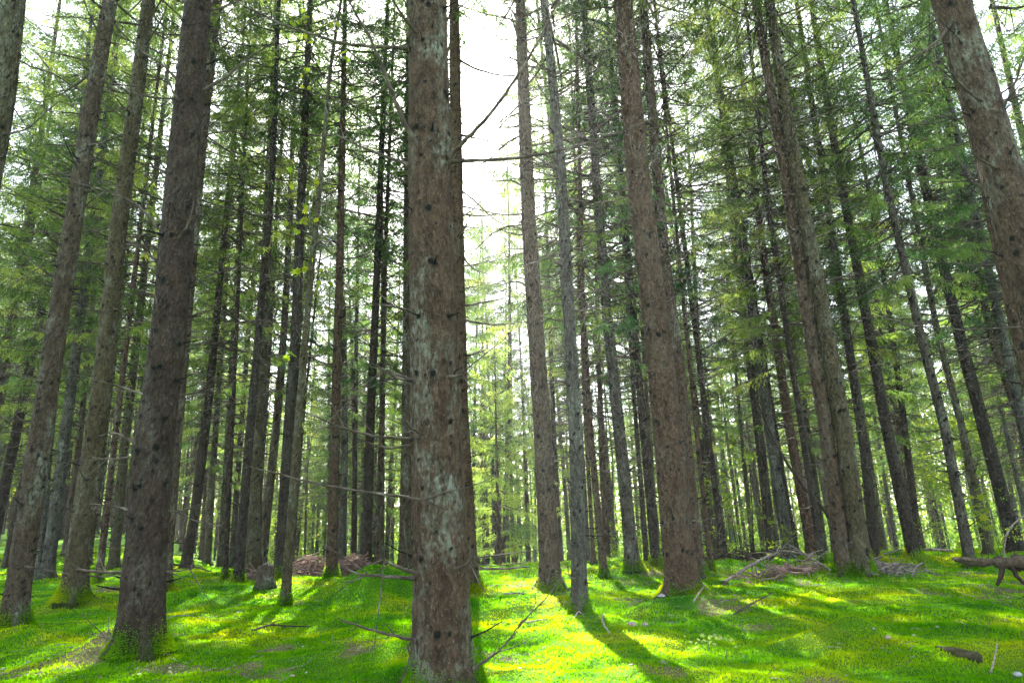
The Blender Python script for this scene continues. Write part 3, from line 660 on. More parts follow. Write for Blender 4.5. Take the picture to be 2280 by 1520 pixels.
for a in (
    ('F', [(938, 338), (895, 265), (860, 175), (830, 95), (775, 0)], 0.017, -0.5), ('F', [(1000, 348), (1040, 310), (1100, 245), (1160, 160), (1200, 90), (1245, 0)], 0.015, -0.4),
    ('F', [(1000, 360), (1060, 358), (1160, 352), (1250, 335), (1350, 305), (1430, 275), (1500, 238)], 0.013, 0.3), ('F', [(912, 368), (850, 345), (800, 325), (745, 298)], 0.013, 0.2),
    ('F', [(938, 85), (900, 42), (868, -10)], 0.014, -0.3), ('F', [(908, 107), (830, 105), (755, 95), (625, 55), (520, 0)], 0.013, -0.1), ('F', [(908, 163), (855, 200), (805, 230), (758, 282)], 0.006, 0.2),
    ('F', [(928, 850), (880, 832), (835, 814)], 0.013, -0.1), ('F', [(925, 845), (890, 845), (850, 826)], 0.008, -0.2), ('F', [(985, 838), (1015, 838), (1042, 831)], 0.011, -0.1),
    ('F', [(918, 977), (860, 975), (810, 965), (755, 950), (700, 926), (655, 907)], 0.009, -0.2), ('F', [(920, 990), (870, 998), (830, 990), (794, 974)], 0.008, 0.1), ('F', [(950, 975), (915, 952), (893, 913)], 0.008, -0.3),
    ('F', [(975, 1122), (940, 1112), (850, 1100), (760, 1087), (680, 1070), (610, 1050), (555, 1038)], 0.008, -0.25, (((945, 1112), (965, 1122), (990, 1133)), ((945, 1112), (990, 1095), (1040, 1085), (1075, 1072), (1102, 1058)))),
    ('F', [(930, 1278), (880, 1260), (848, 1243)], 0.012, -0.25), ('F', [(925, 1285), (840, 1282), (800, 1278), (758, 1261)], 0.010, 0.0), ('F', [(1000, 1270), (1035, 1260), (1056, 1232)], 0.012, -0.25),
    ('F', [(925, 1425), (880, 1415), (820, 1400), (758, 1379)], 0.009, -0.15, (((915, 1425), (908, 1440), (914, 1462)),)), ('F', [(1055, 1488), (1110, 1450), (1145, 1410), (1163, 1378)], 0.006, -0.15, (((1080, 1475), (1100, 1455), (1112, 1420)),)),
    ('F', [(964, 676), (965, 660), (966, 638)], 0.010, -0.12), ('F', [(915, 692), (875, 682), (840, 677)], 0.008, 0.1),
    ('G', [(1018, 132), (1060, 155), (1110, 168), (1160, 170), (1250, 178)], 0.019, 0.3), ('G', [(1018, 684), (1070, 675), (1120, 664)], 0.018, 0.1), ('G', [(1018, 706), (1050, 717), (1100, 723), (1145, 720)], 0.018, 0.2),
    ('G', [(1045, 1266), (1120, 1266), (1180, 1261)], 0.018, 0.1), ('H', [(1165, 92), (1130, 88), (1080, 96)], 0.012, 0.1), ('H', [(1163, 78), (1210, 60), (1290, 25), (1365, 14)], 0.014, -0.3),
    ('I', [(1243, 212), (1310, 170), (1370, 122), (1410, 80), (1455, 42)], 0.009, -0.3), ('I', [(1246, 395), (1200, 385), (1140, 365)], 0.010, 0.2), ('I', [(1246, 398), (1190, 402), (1130, 398)], 0.008, -0.1), ('I', [(1256, 535), (1225, 510), (1180, 470), (1160, 420)], 0.007, 0.2),
    ('I', [(1232, 240), (1205, 200), (1180, 150)], 0.008, 0.2), ('I', [(1262, 658), (1220, 655), (1165, 650)], 0.006, 0.2), ('I', [(1264, 660), (1310, 650), (1370, 640)], 0.007, 0.2), ('I', [(1272, 750), (1320, 735), (1375, 705)], 0.008, 0.2), ('I', [(1268, 700), (1300, 690), (1335, 655)], 0.006, 0.0),
    ('I', [(1290, 1290), (1268, 1285), (1262, 1250)], 0.008, -0.1), ('I', [(1292, 1310), (1262, 1310), (1255, 1296)], 0.008, -0.1), ('H', [(1215, 1030), (1242, 1036), (1246, 1048)], 0.010, -0.1),
    ('D', [(408, 195), (375, 155), (340, 130), (300, 105), (258, 55)], 0.010, -0.3), ('D', [(445, 205), (500, 175), (545, 135), (575, 115), (628, 83)], 0.011, 0.2), ('D', [(395, 222), (320, 215), (280, 200), (230, 196)], 0.008, 0.3),
    ('D', [(404, 236), (385, 205), (372, 170)], 0.010, -0.2), ('D', [(352, 502), (300, 450), (240, 425), (180, 410), (135, 394)], 0.009, 0.1), ('D', [(388, 540), (420, 500), (432, 455)], 0.009, -0.2),
    ('D', [(350, 580), (310, 555), (283, 533)], 0.008, 0.1), ('D', [(358, 720), (352, 690), (343, 665)], 0.010, -0.15), ('D', [(325, 880), (285, 865), (226, 850)], 0.011, -0.1), ('D', [(308, 995), (275, 970), (240, 958)], 0.008, 0.1),
    ('D', [(290, 1275), (220, 1273), (170, 1267)], 0.012, 0.1), ('D', [(285, 1020), (240, 1022), (205, 1018)], 0.007, -0.1), ('D', [(362, 1136), (400, 1138), (432, 1129)], 0.009, 0.1), ('D', [(345, 1270), (390, 1272), (430, 1265)], 0.008, 0.15),
    ('D', [(420, 38), (500, 15), (560, -10)], 0.012, 0.2), ('D', [(385, 640), (450, 620), (540, 590)], 0.007, 0.3), ('D', [(372, 705), (430, 705), (520, 670)], 0.006, 0.3), ('D', [(345, 890), (400, 880), (450, 872)], 0.008, 0.2),
    ('D', [(282, 1425), (250, 1420), (205, 1408)], 0.006, -0.1), ('D', [(262, 1290), (300, 1140), (262, 1128), (200, 1120)][1:], 0.008, 0.1),
    ('B', [(190, 280), (130, 180), (75, 110)], 0.009, 0.2), ('B', [(170, 400), (100, 370), (20, 330)], 0.008, 0.1), ('B', [(150, 560), (80, 600), (10, 640)], 0.008, 0.3), ('B', [(55, 1260), (88, 1266), (100, 1262)], 0.008, 0),
    ('A', [(18, 120), (70, 150), (120, 165), (190, 210)], 0.010, 0.2), ('A', [(8, 300), (60, 290), (130, 225)], 0.010, -0.2), ('A', [(2, 215), (30, 240), (60, 285)], 0.010, 0.2),
    ('C', [(180, 1280), (240, 1284), (285, 1278)], 0.010, 0.1), ('C', [(205, 1005), (160, 1030), (120, 1050)], 0.006, 0.2), ('C', [(228, 890), (280, 880), (320, 895)], 0.008, 0.2),
    ('H', [(1162, 300), (1125, 320), (1085, 360), (1050, 372)], 0.018, 0.3), ('H', [(1164, 250), (1130, 262), (1100, 300), (1080, 345)], 0.015, 0.2), ('H', [(1172, 420), (1140, 400), (1100, 405), (1060, 390)], 0.015, 0.4),
    ('H', [(1178, 520), (1140, 500), (1095, 520), (1055, 560)], 0.015, 0.3), ('H', [(1186, 640), (1150, 625), (1100, 640)], 0.015, 0.3), ('H', [(1160, 170), (1195, 150), (1235, 100)], 0.010, 0.2), ('H', [(1168, 60), (1130, 40), (1090, 30)], 0.013, 0.2),
    ('G', [(1018, 420), (1050, 440), (1090, 480), (1120, 500)], 0.015, 0.4), ('G', [(1016, 250), (1040, 300), (1070, 330)], 0.013, 0.3), ('G', [(1020, 560), (1055, 600), (1085, 610)], 0.013, 0.3),
    ('I', [(1235, 300), (1275, 260), (1330, 240)], 0.009, 0.3), ('I', [(1225, 110), (1190, 60), (1160, 20)], 0.009, 0.2), ('I', [(1285, 1010), (1260, 1020), (1235, 1015)], 0.008, 0.2), ('K2', [(1470, 430), (1520, 380), (1580, 360)], 0.012, 0.3),
    ('C', [(300, 300), (340, 330), (380, 330)], 0.010, 0.2), ('C', [(265, 560), (300, 540), (350, 560)], 0.010, 0.2), ('B', [(215, 220), (270, 260), (330, 270)], 0.009, 0.3), ('B', [(165, 480), (210, 440), (280, 400)], 0.009, 0.3), ('D2', [(455, 300), (520, 290), (590, 330)], 0.012, 0.3), ('D2', [(430, 560), (490, 590), (560, 570)], 0.012, 0.3),
    ('K', [(1425, 400), (1470, 340), (1540, 300)], 0.011, 0.3), ('K', [(1410, 340), (1360, 330), (1290, 335)], 0.011, 0.2), ('K', [(1470, 720), (1560, 700), (1640, 690)], 0.008, 0.3), ('K', [(1490, 915), (1535, 918), (1560, 912)], 0.008, -0.1), ('K', [(1480, 1030), (1525, 1016), (1532, 1018)], 0.006, -0.2),
    ('K', [(1520, 1160), (1570, 1158), (1620, 1140)], 0.007, 0.2), ('K', [(1440, 560), (1390, 540), (1330, 560)], 0.008, 0.3),
    ('Rr', [(2120, 50), (2085, 95), (2035, 130), (1970, 165), (1908, 183)], 0.010, 0.0), ('Rr', [(2192, 232), (2150, 200), (2110, 155), (2080, 118)], 0.009, -0.3), ('Rr', [(2222, 258), (2245, 220), (2270, 160), (2282, 125)], 0.010, -0.3),
    ('Rr', [(2225, 378), (2190, 360), (2158, 338)], 0.010, -0.2), ('Rr', [(2205, 15), (2260, 20), (2330, 5)], 0.012, 0.0), ('Rr', [(2320, 728), (2280, 727), (2145, 735), (2045, 725), (1968, 709)], 0.006, 0.3), ('Rr', [(2180, 255), (2100, 270), (1980, 285)], 0.006, 0.4), ('Rr', [(2225, 425), (2140, 400), (2040, 420)], 0.005, 0.5),
    ('L1', [(1690, 140), (1640, 200), (1560, 240)], 0.013, 0.3), ('L1', [(1740, 400), (1680, 440), (1610, 480)], 0.010, 0.3), ('L2', [(1790, 520), (1840, 480), (1900, 460)], 0.010, 0.3), ('L2', [(1850, 840), (1920, 820), (2000, 800)], 0.010, 0.3), ('L2', [(1870, 1000), (1900, 960), (1960, 955)], 0.010, 0.3),
    ('L1', [(1835, 965), (1780, 970), (1720, 985)], 0.010, 0.3), ('M', [(1960, 850), (1920, 880), (1880, 900)], 0.010, 0.2), ('P', [(2180, 900), (2230, 860), (2290, 850)], 0.011, 0.2),
):
    branch_px(*a, seed=int(a[1][0][0] + a[1][0][1]))

def root_part(key, pxs, r0, mat):
    t = TREES[key]; bx, by, bz = t['base']; O = np.array([bx, by, bz]); P = [np.array([0, 0, .10])]
    for i, (px, py) in enumerate(pxs):
        x, y = flat(px, py); P.append(np.array([x, y, float(tz(x, y, False)) + (.05 if i < len(pxs) - 1 else -.05)]) - O)
    P = np.array(P); n = len(P); q = np.linspace(0, n - 1, 30); S = np.stack([np.interp(q, np.arange(n), P[:, i]) for i in range(3)], 1)
    for _ in range(3): S[1:-1] = (S[:-2] + 2 * S[1:-1] + S[2:]) / 4
    acc = Acc(); rp = 1 + .3 * vnoise(np.tile(np.arange(12) * .8, (30, 1)), np.tile((q * 3)[:, None], (1, 12)), 4)
    tube(acc, S, np.linspace(r0, r0 * .45, 30), 12, ripple=lambda th, n: rp); link('root', acc.mesh('root', [mat]), t['root'])

# slanting dead pole leaning across the reddish trunk
def sticks(name, curves, mat, lab, cat, kind=None, group=None, sides=8):
    """curves: list of (world points, r0, r1); base of the thing at its first point"""
    o0 = np.array(curves[0][0][0], float); acc = Acc()
    for p, r0, r1 in curves:
        p = np.asarray(p, float) - o0; n = len(p); q = np.linspace(0, n - 1, (n - 1) * 4 + 1)
        S = np.stack([np.interp(q, np.arange(n), p[:, i]) for i in range(3)], 1)
        if n > 2:
            for _ in range(2): S[1:-1] = (S[:-2] + 2 * S[1:-1] + S[2:]) / 4
        tube(acc, S, np.linspace(r0, r1, len(S)), sides)
    o = link(name, acc.mesh(name, [mat]), None, o0)
    return tag(o, lab, cat, group, kind)

yP = TREES['r7']['base'][1] - 0.35
sticks('dead_pole', [([at_y(1860, 1170, yP + .4), at_y(1830, 1128, yP + .2), at_y(1790, 1085, yP), at_y(1748, 1025, yP), at_y(1715, 960, yP), at_y(1690, 905, yP)], 0.045, 0.02)], M_DARKWOOD, 'dark dead pole slanting across the reddish brown trunk', 'pole')
def gp(px, py, up=0.0, Y=None):
    x, y = hit(px, py); return np.array([x, y, float(tz(x, y, False)) + up])
# arched bare stem at the right edge
b = gp(2236, 1248); ya = b[1]
sticks('arched_stem', [([b - np.array([0, 0, .1]), at_y(2234, 1222, ya), at_y(2240, 1190, ya), at_y(2258, 1164, ya), at_y(2285, 1143, ya), at_y(2320, 1135, ya)], 0.022, 0.012)], M_DEADWOOD, 'pale bare stem arching over the fallen log at the right edge', 'stem')

# fallen log at the right edge
def fallen_log():
    x, y = hit(2262, 1322); ya = y + 0.15; r = thing('fallen_log', (x, ya, float(tz(x, ya, False))), 'rotten fallen log propped on dark branch stubs at the right edge', 'log')
    O = np.array(r.location)
    def w(px, py, dy=0.0): return at_y(px, py, ya + dy) - O
    acc = Acc(); P = np.array([w(2120, 1243, 1.0), w(2165, 1246, .7), w(2205, 1250, .4), w(2245, 1252, .1), w(2290, 1250, -.2), w(2350, 1250, -.5), w(2450, 1262, -.9)])
    q = np.linspace(0, 6, 60); S = np.stack([np.interp(q, np.arange(7), P[:, i]) for i in range(3)], 1)
    rng = np.random.default_rng(3)
    rad = np.interp(q, [0, .6, 2, 3, 4, 6], [.014, .03, .042, .06, .078, .09])
    rp = 1 + 0.22 * vnoise(np.tile(np.arange(14) * 0.7, (60, 1)), np.tile((q * 3)[:, None], (1, 14)), 8)
    tube(acc, S, rad, 14, ripple=lambda th, n: rp); link('log_trunk', acc.mesh('log_trunk', [M_LOG]), r)
    for pts, r0 in (([w(2232, 1258), w(2228, 1285), w(2220, 1302)], 0.035), ([w(2255, 1258), w(2262, 1280), w(2278, 1296), w(2300, 1310)], 0.032), ([w(2215, 1252), w(2190, 1258), w(2150, 1254), w(2125, 1247)], 0.02)):
        acc = Acc(); tube(acc, pts, np.linspace(r0, r0 * .55, len(pts)), 8); link('branch_stub', acc.mesh('branch_stub', [M_DARKWOOD]), r)
    acc = Acc()      # dark torn bark plates clinging to the underside
    for k in range(26):
        f = rng.uniform(2.2, 6); c = np.array([np.interp(f, np.arange(7), P[:, i]) for i in range(3)]); rr = np.interp(f, [0, 2, 4, 6], [.03, .055, .095, .11])
        an = rng.uniform(-2.6, -0.3) if k % 4 else rng.uniform(0.4, 2.6); d = np.array([0.2, -abs(math.cos(an)) if k % 3 else math.cos(an), math.sin(an)])
        tube(acc, [c + d * rr * .9 - np.array([.05, 0, 0]), c + d * rr * 1.12, c + d * rr * .92 + np.array([.06, 0, 0])], [0.012, 0.024, 0.01], 6)
    link('loose_bark', acc.mesh('loose_bark', [M_DARKWOOD]), r)
fallen_log()

def long_branch(name, pxs, r0, r1, mat, lab, cat, lift=0.02, twigs=0, seed=1, tl=0.3):
    P = [gp(px, py, lift + up) for px, py, up in pxs]; rng = np.random.default_rng(seed); cs = [(P, r0, r1)]
    P = np.array(P)
    for k in range(twigs):
        f = rng.uniform(0.15, 0.95) * (len(P) - 1); i = int(f); c = P[i] + (P[min(i + 1, len(P) - 1)] - P[i]) * (f - i)
        d = rng.normal(0, 1, 3); d[2] = -abs(d[2]) * 0.6 if rng.random() < .6 else abs(d[2]) * .4; d /= np.linalg.norm(d); L = rng.uniform(.4, 1) * tl
        cs.append(([c, c + d * L * .5 + np.array([0, 0, .02]), c + d * L], r0 * .45, r0 * .15))
    return sticks(name, cs, mat, lab, cat)
long_branch('fallen_branch', [(1612, 1300, 0), (1680, 1272, 0.12), (1745, 1262, 0.28), (1800, 1268, 0.22), (1850, 1280, 0.05)], 0.03, 0.014, M_DEADWOOD, 'arched fallen branch with many side twigs left of the close pair of spruces', 'branch', twigs=26, seed=4, tl=0.55)
long_branch('fallen_pole', [(2125, 1242, 0.12), (2070, 1238, 0.12), (2010, 1236, 0.10), (1960, 1240, 0.03)], 0.028, 0.015, M_DEADWOOD, 'long pale pole lying flat between the dark grey leaning trunk and the fallen log', 'pole', twigs=3, seed=6)
long_branch('fallen_branch', [(1990, 1262, 0.02), (2025, 1268, 0.08), (2060, 1276, .04), (2090, 1284, .01)], 0.016, 0.007, M_DEADWOOD, 'thin pale branch lying beside the grass tuft right of the close pair', 'branch', twigs=4, seed=8)
long_branch('fallen_branch', [(418, 1258, 0.02), (380, 1262, 0.06), (440, 1268, 0.05), (470, 1275, 0.0)][1:], 0.03, 0.015, M_DARKWOOD, 'dark fallen stick at the foot of the short-looking dark trunk', 'branch', twigs=4, seed=9)
long_branch('fallen_branch', [(1635, 1372, 0.0), (1668, 1358, 0.03), (1700, 1346, 0.05), (1725, 1338, 0.08)], 0.010, 0.005, M_DARKWOOD, 'dark forked twig lying on green moss below the fallen twiggy branch', 'branch', twigs=5, seed=10, tl=0.12)
long_branch('curved_twig', [(1345, 1372, 0.0), (1340, 1392, 0.05), (1347, 1408, 0.04), (1358, 1416, 0.0)], 0.010, 0.007, M_LITTER, 'pale curved twig lying in the shadow of the slim scaly trunk', 'twig')
long_branch('curved_twig', [(1278, 1382, 0.0), (1288, 1374, 0.05), (1300, 1373, 0.0)], 0.010, 0.006, M_LITTER, 'short pale hooked twig at the foot of the slim scaly trunk', 'twig')
long_branch('fallen_branch', [(1172, 1392, 0.01), (1195, 1388, 0.01), (1216, 1385, 0.01)], 0.008, 0.006, M_LITTER, 'straight pale stick on the sunlit moss left of the slim scaly trunk', 'branch')
long_branch('fallen_branch', [(1120, 1328, 0.02), (1150, 1328, 0.03), (1172, 1325, 0.01)], 0.014, 0.008, M_DEADWOOD, 'grey stick lying before the mossy foot of the reddish trunk', 'branch')
long_branch('fallen_branch', [(1544, 1344, 0.0), (1558, 1333, 0.05), (1572, 1321, 0.09)], 0.010, 0.006, M_LITTER, 'pale stick leaning out of the moss right of the thick knotty spruce', 'branch')
long_branch('fallen_branch', [(2208, 1505, 0.0), (2220, 1492, 0.05), (2230, 1474, 0.10)], 0.006, 0.004, M_LITTER, 'thin straw-coloured stick standing in the moss in the lower right corner', 'branch')
long_branch('fallen_branch', [(340, 1404, 0.0), (380, 1385, 0.06), (430, 1378, 0.02)], 0.007, 0.004, M_DEADWOOD, 'thin grey twig right of the thick dark trunk foot', 'branch')
long_branch('fallen_branch', [(562, 1408, 0.0), (600, 1398, 0.02), (640, 1402, 0.02), (690, 1398, 0)], 0.011, 0.006, M_DARKWOOD, 'dark twig on the sunlit moss below the leaning sapling', 'branch', twigs=4, seed=12, tl=0.15)

# rotten mossy log end at lower right
def rotten_log():
    a = gp(2085, 1452, 0.03); c = gp(2182, 1480, 0.035)
    acc = Acc(); k = np.linspace(0, 1, 14); S = a[None] + (c - a)[None] * k[:, None]
    rp = 1 + 0.35 * vnoise(np.tile(np.arange(14) * .8, (14, 1)), np.tile((k * 5)[:, None], (1, 14)), 5)
    tube(acc, S - a, np.interp(k, [0, .4, 1], [.012, .034, .045]), 14, ripple=lambda th, n: rp)
    tag(link('rotten_log', acc.mesh('rotten_log', [M_ROTTEN]), None, a), 'short rotten dark log end half sunk in the moss at lower right', 'log')
rotten_log()

# small stump
def stump():
    x, y = hit(590, 1306); r = thing('tree_stump', (x, y, float(tz(x, y, False))), 'small broken grey stump with a mossy dark side among the left trunks', 'stump')
    acc = Acc(); k = np.linspace(-0.1, 0.34, 10); rp = 1 + 0.16 * vnoise(np.tile(np.arange(16) * 1.1, (10, 1)), np.tile((k * 6)[:, None], (1, 16)), 9)
    tube(acc, np.stack([0 * k, 0 * k, k], 1), np.interp(k, [-.1, 0, .1, .34], [.22, .19, .15, .135]), 16, ripple=lambda th, n: rp)
    link('stump_body', acc.mesh('stump_body', [M_BARK]), r)
    acc = Acc(); rng = np.random.default_rng(2)
    for i in range(22):
        a = rng.uniform(0, 6.28); q = rng.uniform(.03, .13); p = np.array([math.cos(a) * q, math.sin(a) * q, .30])
        tube(acc, [p, p + [rng.normal(0, .01), rng.normal(0, .01), rng.uniform(.05, .14)]], [.022, .006], 5)
    link('splintered_top', acc.mesh('splintered_top', [M_DEADWOOD]), r)
stump()

# brush heaps: too many twigs to count
def brush(px, py, wx, wy, h, n, lab, seed, mat, Y=None):
    rng = np.random.default_rng(seed); x, y = hit(px, py) if Y is None else at_y(px, py, Y)[:2]; acc = Acc()
    for i in range(n):
        u = rng.normal(0, .42); v = rng.normal(0, .42); cx, cy = x + u * wx, y + v * wy
        z = float(tz(cx, cy, False)) + rng.uniform(0.0, h) * math.exp(-u * u - v * v)
        a = rng.uniform(0, 6.28); L = rng.uniform(.12, .5) if rng.random() < .85 else rng.uniform(.5, .8); d = np.array([math.cos(a), math.sin(a) * .8, rng.normal(0.0, .28)]) * L * .5; c = np.array([cx, cy, z + .02])
        tube(acc, [c - d - [x, y, 0], c - [x, y, 0] + rng.normal(0, .04, 3), c + d - [x, y, 0]], list(np.array([.010, .008, .004]) * rng.uniform(.5, 1.5)), 4, cap=False)
    o = link('brush_heap', acc.mesh('brush_heap', [mat]), None, (x, y, 0)); tag(o, lab, 'brush heap', None, 'stuff')
brush(690, 1276, 0.5, 0.6, 0.42, 300, 'pinkish brown heap of dry brush left of the reddish trunk', 21, M_BRUSH, 14.6)
brush(782, 1276, 0.45, 0.5, 0.34, 240, 'pinkish brown heap of dry brush right of the reddish trunk', 22, M_BRUSH, 14.6)
brush(1752, 1280, 0.75, 0.5, 0.10, 130, 'loose brown brush under the arched fallen branch', 23, M_BRUSH)
brush(1982, 1276, 0.5, 0.4, 0.10, 110, 'low grey brush heap right of the close pair of spruces', 24, M_DEADWOOD)
brush(1640, 1248, 1.3, 0.5, 0.16, 150, 'dark brush line behind the thick knotty spruce', 25, M_DARKWOOD)
brush(588, 1290, 0.5, 0.4, 0.15, 120, 'scattered dry brush around the small stump', 26, M_BRUSH)

# pale stone by the knotty trunk
def stone(px, py, s, lab, seed, mat=None, up=0.03):
    p = gp(px, py, up); acc = Acc(); rng = np.random.default_rng(seed); nu, nv = 14, 9
    th = np.arange(nu) / nu * 6.283; ph = np.linspace(0.05, math.pi - .05, nv)
    v = np.array([[math.cos(a) * math.sin(b) * 1.2, math.sin(a) * math.sin(b), math.cos(b) * .75] for b in ph for a in th])
    v = v * (1 + 0.35 * (vnoise(v[:, 0] * 1.7 + seed, v[:, 1] * 1.7 + v[:, 2], seed))[:, None]) * s
    i = np.arange(nv - 1)[:, None] * nu; j = np.arange(nu)[None]; k = (j + 1) % nu
    acc.add(v, np.stack([i + j, i + nu + j, i + nu + k, i + k], -1).reshape(-1, 4))
    acc.add([v[:nu].mean(0), v[-nu:].mean(0)], np.zeros((0, 3), int)); n0 = nu * nv
    acc.f.append(np.array([[a, (a + 1) % nu, n0, -1] for a in range(nu)] + [[n0 - nu + (a + 1) % nu, n0 - nu + a, n0 + 1, -1] for a in range(nu)])); acc.m.append(np.zeros(2 * nu))
    tag(link('stone', acc.mesh('stone', [mat or M_STONE]), None, p), lab, 'stone')
stone(1474, 1334, 0.055, 'white pebble at the left foot of the thick knotty spruce', 3)
stone(2268, 1512, 0.022, 'grey-blue stone half cut off at the lower right corner', 5)
stone(1978, 1428, 0.02, 'small pinkish pebble on the tail of the mossy hummock', 7, M_LITTER)
stone(1280, 1352, 0.06, 'pale bark chunk lying left of the slim scaly trunk', 9, M_LITTER)
stone(1408, 1398, 0.04, 'left one of two whitish chunks on the sunlit moss right of the trunk shadow', 11, M_LITTER)
stone(1436, 1398, 0.03, 'right one of two whitish chunks on the sunlit moss right of the trunk shadow', 13, M_LITTER)

# thin leaning broadleaf sapling with leaf sprigs
LEAFP = [(0, 0), (.30, -.10), (.26, .16), (.55, .30), (.30, .46), (.34, .70), (.12, .62), (0, 1.0)]
def lobed_leaf(acc, p, d, nrm, s, tone):
    d = d / np.linalg.norm(d); w = np.cross(d, nrm); w /= np.linalg.norm(w) + 1e-9
    out = LEAFP + [(-x, y) for x, y in LEAFP[-2:0:-1]]
    v = [p + (d * .45 * s)] + [p + w * x * s + d * y * s for x, y in out]
    n = len(out); acc.add(v, [[0, 1 + i, 1 + (i + 1) % n] for i in range(n)], tone)
traced('S', [(634, 1352), (664, 950), (690, 650), (715, 400), (738, 150), (766, -20)], 21, 'thin leaning sapling with peeling bark and a few bright yellow-green leaves', 'g', None, 16, 0.04, 0.5, False, 0.8, None, 11.5)
TREES['S']['root'].name = 'leaning_sapling'; TREES['S']['root']['category'] = 'sapling'
def sprig(px, py, n, seed, frompt, spread=0.10):
    t = TREES['S']; bx, by, bz = t['base']; rng = np.random.default_rng(seed); acc = Acc()
    z0 = at_y(*frompt, by)[2] - bz; ax = t['axis'](z0); s0 = np.array([ax[0], ax[1], z0])
    c = at_y(px, py, by - 0.25) - np.array([bx, by, bz])
    tube(acc, [s0, (s0 + c) / 2 + [0, 0, .05], c], [.005, .004, .002], 5, m=1)
    for k in range(n):
        p = c + rng.normal(0, spread, 3); tube(acc, [c, p], [.0016, .001], 3, m=1, cap=False)
        lobed_leaf(acc, p, np.array([rng.normal(0, .7), rng.normal(0, .5), -rng.uniform(.3, 1)]), rng.normal(0, 1, 3) + [0, -.8, .6], rng.uniform(.07, .12), rng.uniform(.55, 1))
    o = link('leaf_sprig', acc.mesh('leaf_sprig', [M_LEAF, M_TWIG], False), t['root']); o.color = (1.3, 1.25, 0.8, 1)
for a in ((672, 42, 12, 1, (735, 130), .13), (742, 50, 6, 2, (748, 90)), (680, 165, 7, 3, (728, 230), .08), (676, 492, 14, 4, (705, 520), .12), (678, 602, 10, 5, (696, 610)), (716, 585, 5, 6, (696, 620)), (770, 120, 7, 7, (742, 150)), (638, 803, 7, 8, (676, 830), .06), (660, 390, 4, 9, (714, 420)), (716, 400, 4, 10, (712, 430), .07), (708, 632, 3, 11, (690, 650), .06)):
    sprig(*a)

# seedlings and grass tuft
def seedling(px, py, h, n, lab, seed, s=0.05, col=(1, 1, 1, 1), spread=.08):
    p = gp(px, py); rng = np.random.default_rng(seed); r = thing('seedling', p, lab, 'seedling'); acc = Acc()
    tube(acc, [(0, 0, -.05), (.01, 0, h * .5), (.03, .01, h)], [.006, .004, .002], 5); link('stem', acc.mesh('seedling_stem', [M_TWIG]), r)
    acc = Acc()
    for k in range(n):
        z = h * rng.uniform(.55, 1.02); q = np.array([.03 * z / h, 0, z]) + rng.normal(0, spread, 3) * [1, 1, .5]
        lobed_leaf(acc, q, rng.normal(0, 1, 3) * [1, 1, .4], rng.normal(0, .5, 3) + [0, -.3, 1], s * rng.uniform(.7, 1.3), rng.uniform(.4, 1))
    o = link('leaves', acc.mesh('seedling_leaves', [M_LEAF], False), r); o.color = col
seedling(1191, 1336, .16, 12, 'pale seedling with whitish leaves before the reddish mossy-footed trunk', 1, .05, (2.4, 1.9, 6, 1), .03)
seedling(2205, 1262, 1.35, 14, 'tall thin green seedling with drooping leaves left of the fallen log', 2, .13, YG, .12)
seedling(2190, 1255, .75, 12, 'shorter green seedling with layered leaves left of the fallen log', 3, .12, YG, .14)
seedling(1575, 1452, .09, 20, 'patch of pale small leaves on shaded moss right of the sunlit strip', 4, .035, (2.2, 1.9, 5, 1), .07)
seedling(1615, 1468, .07, 14, 'pale leaf cluster on moss below the other pale leaf patch', 5, .03, (2.0, 1.8, 4, 1), .09)
seedling(600, 1342, .1, 14, 'small pale-leaved seedling left of the leaning sapling foot', 6, .06, (1.7, 1.5, 3, 1), .08)
seedling(905, 1372, .12, 22, 'dark green leafy seedling on the right flank of the mossy mound', 7, .05, (.8, .9, .9, 1), .10)
sx = gp(1679, 1246)
sticks('thin_stick', [([sx, at_y(1675, 1140, sx[1]), at_y(1669, 1034, sx[1])], .016, .008)], M_DARKWOOD, 'very thin dark upright stick behind the fallen twiggy branch', 'stick')
def tuft(px, py, lab, seed, n=60, h=.38):
    p = gp(px, py); rng = np.random.default_rng(seed); acc = Acc()
    for k in range(n):
        a = rng.uniform(0, 6.28); L = h * rng.uniform(.5, 1.1); d = np.array([math.cos(a), math.sin(a), 0]) * rng.uniform(.15, .7); b0 = rng.normal(0, .05, 3) * [1, 1, 0]; w = np.array([-math.sin(a), math.cos(a), 0]) * .006
        q = [b0, b0 + d * L * .4 + [0, 0, L * .65], b0 + d * L + [0, 0, L * .75]]
        acc.add([q[0] - w, q[0] + w, q[1] + w, q[1] - w, q[2]], [[0, 1, 2, 3]], rng.uniform(.4, 1)); acc.f.append(np.array([[acc.n - 2, acc.n - 3, acc.n - 1, -1]])); acc.m.append(np.zeros(1))
    o = link('grass_tuft', acc.mesh('grass_tuft', [M_LEAF], False), None, p); o.color = (.9, 1.1, .8, 1); tag(o, lab, 'grass')
tuft(2055, 1268, 'bright grass tuft with arching blades at the foot of the dark grey leaning trunk', 1)
tuft(2028, 1262, 'smaller grass tuft left of the bright arching one', 2, 30, .26)

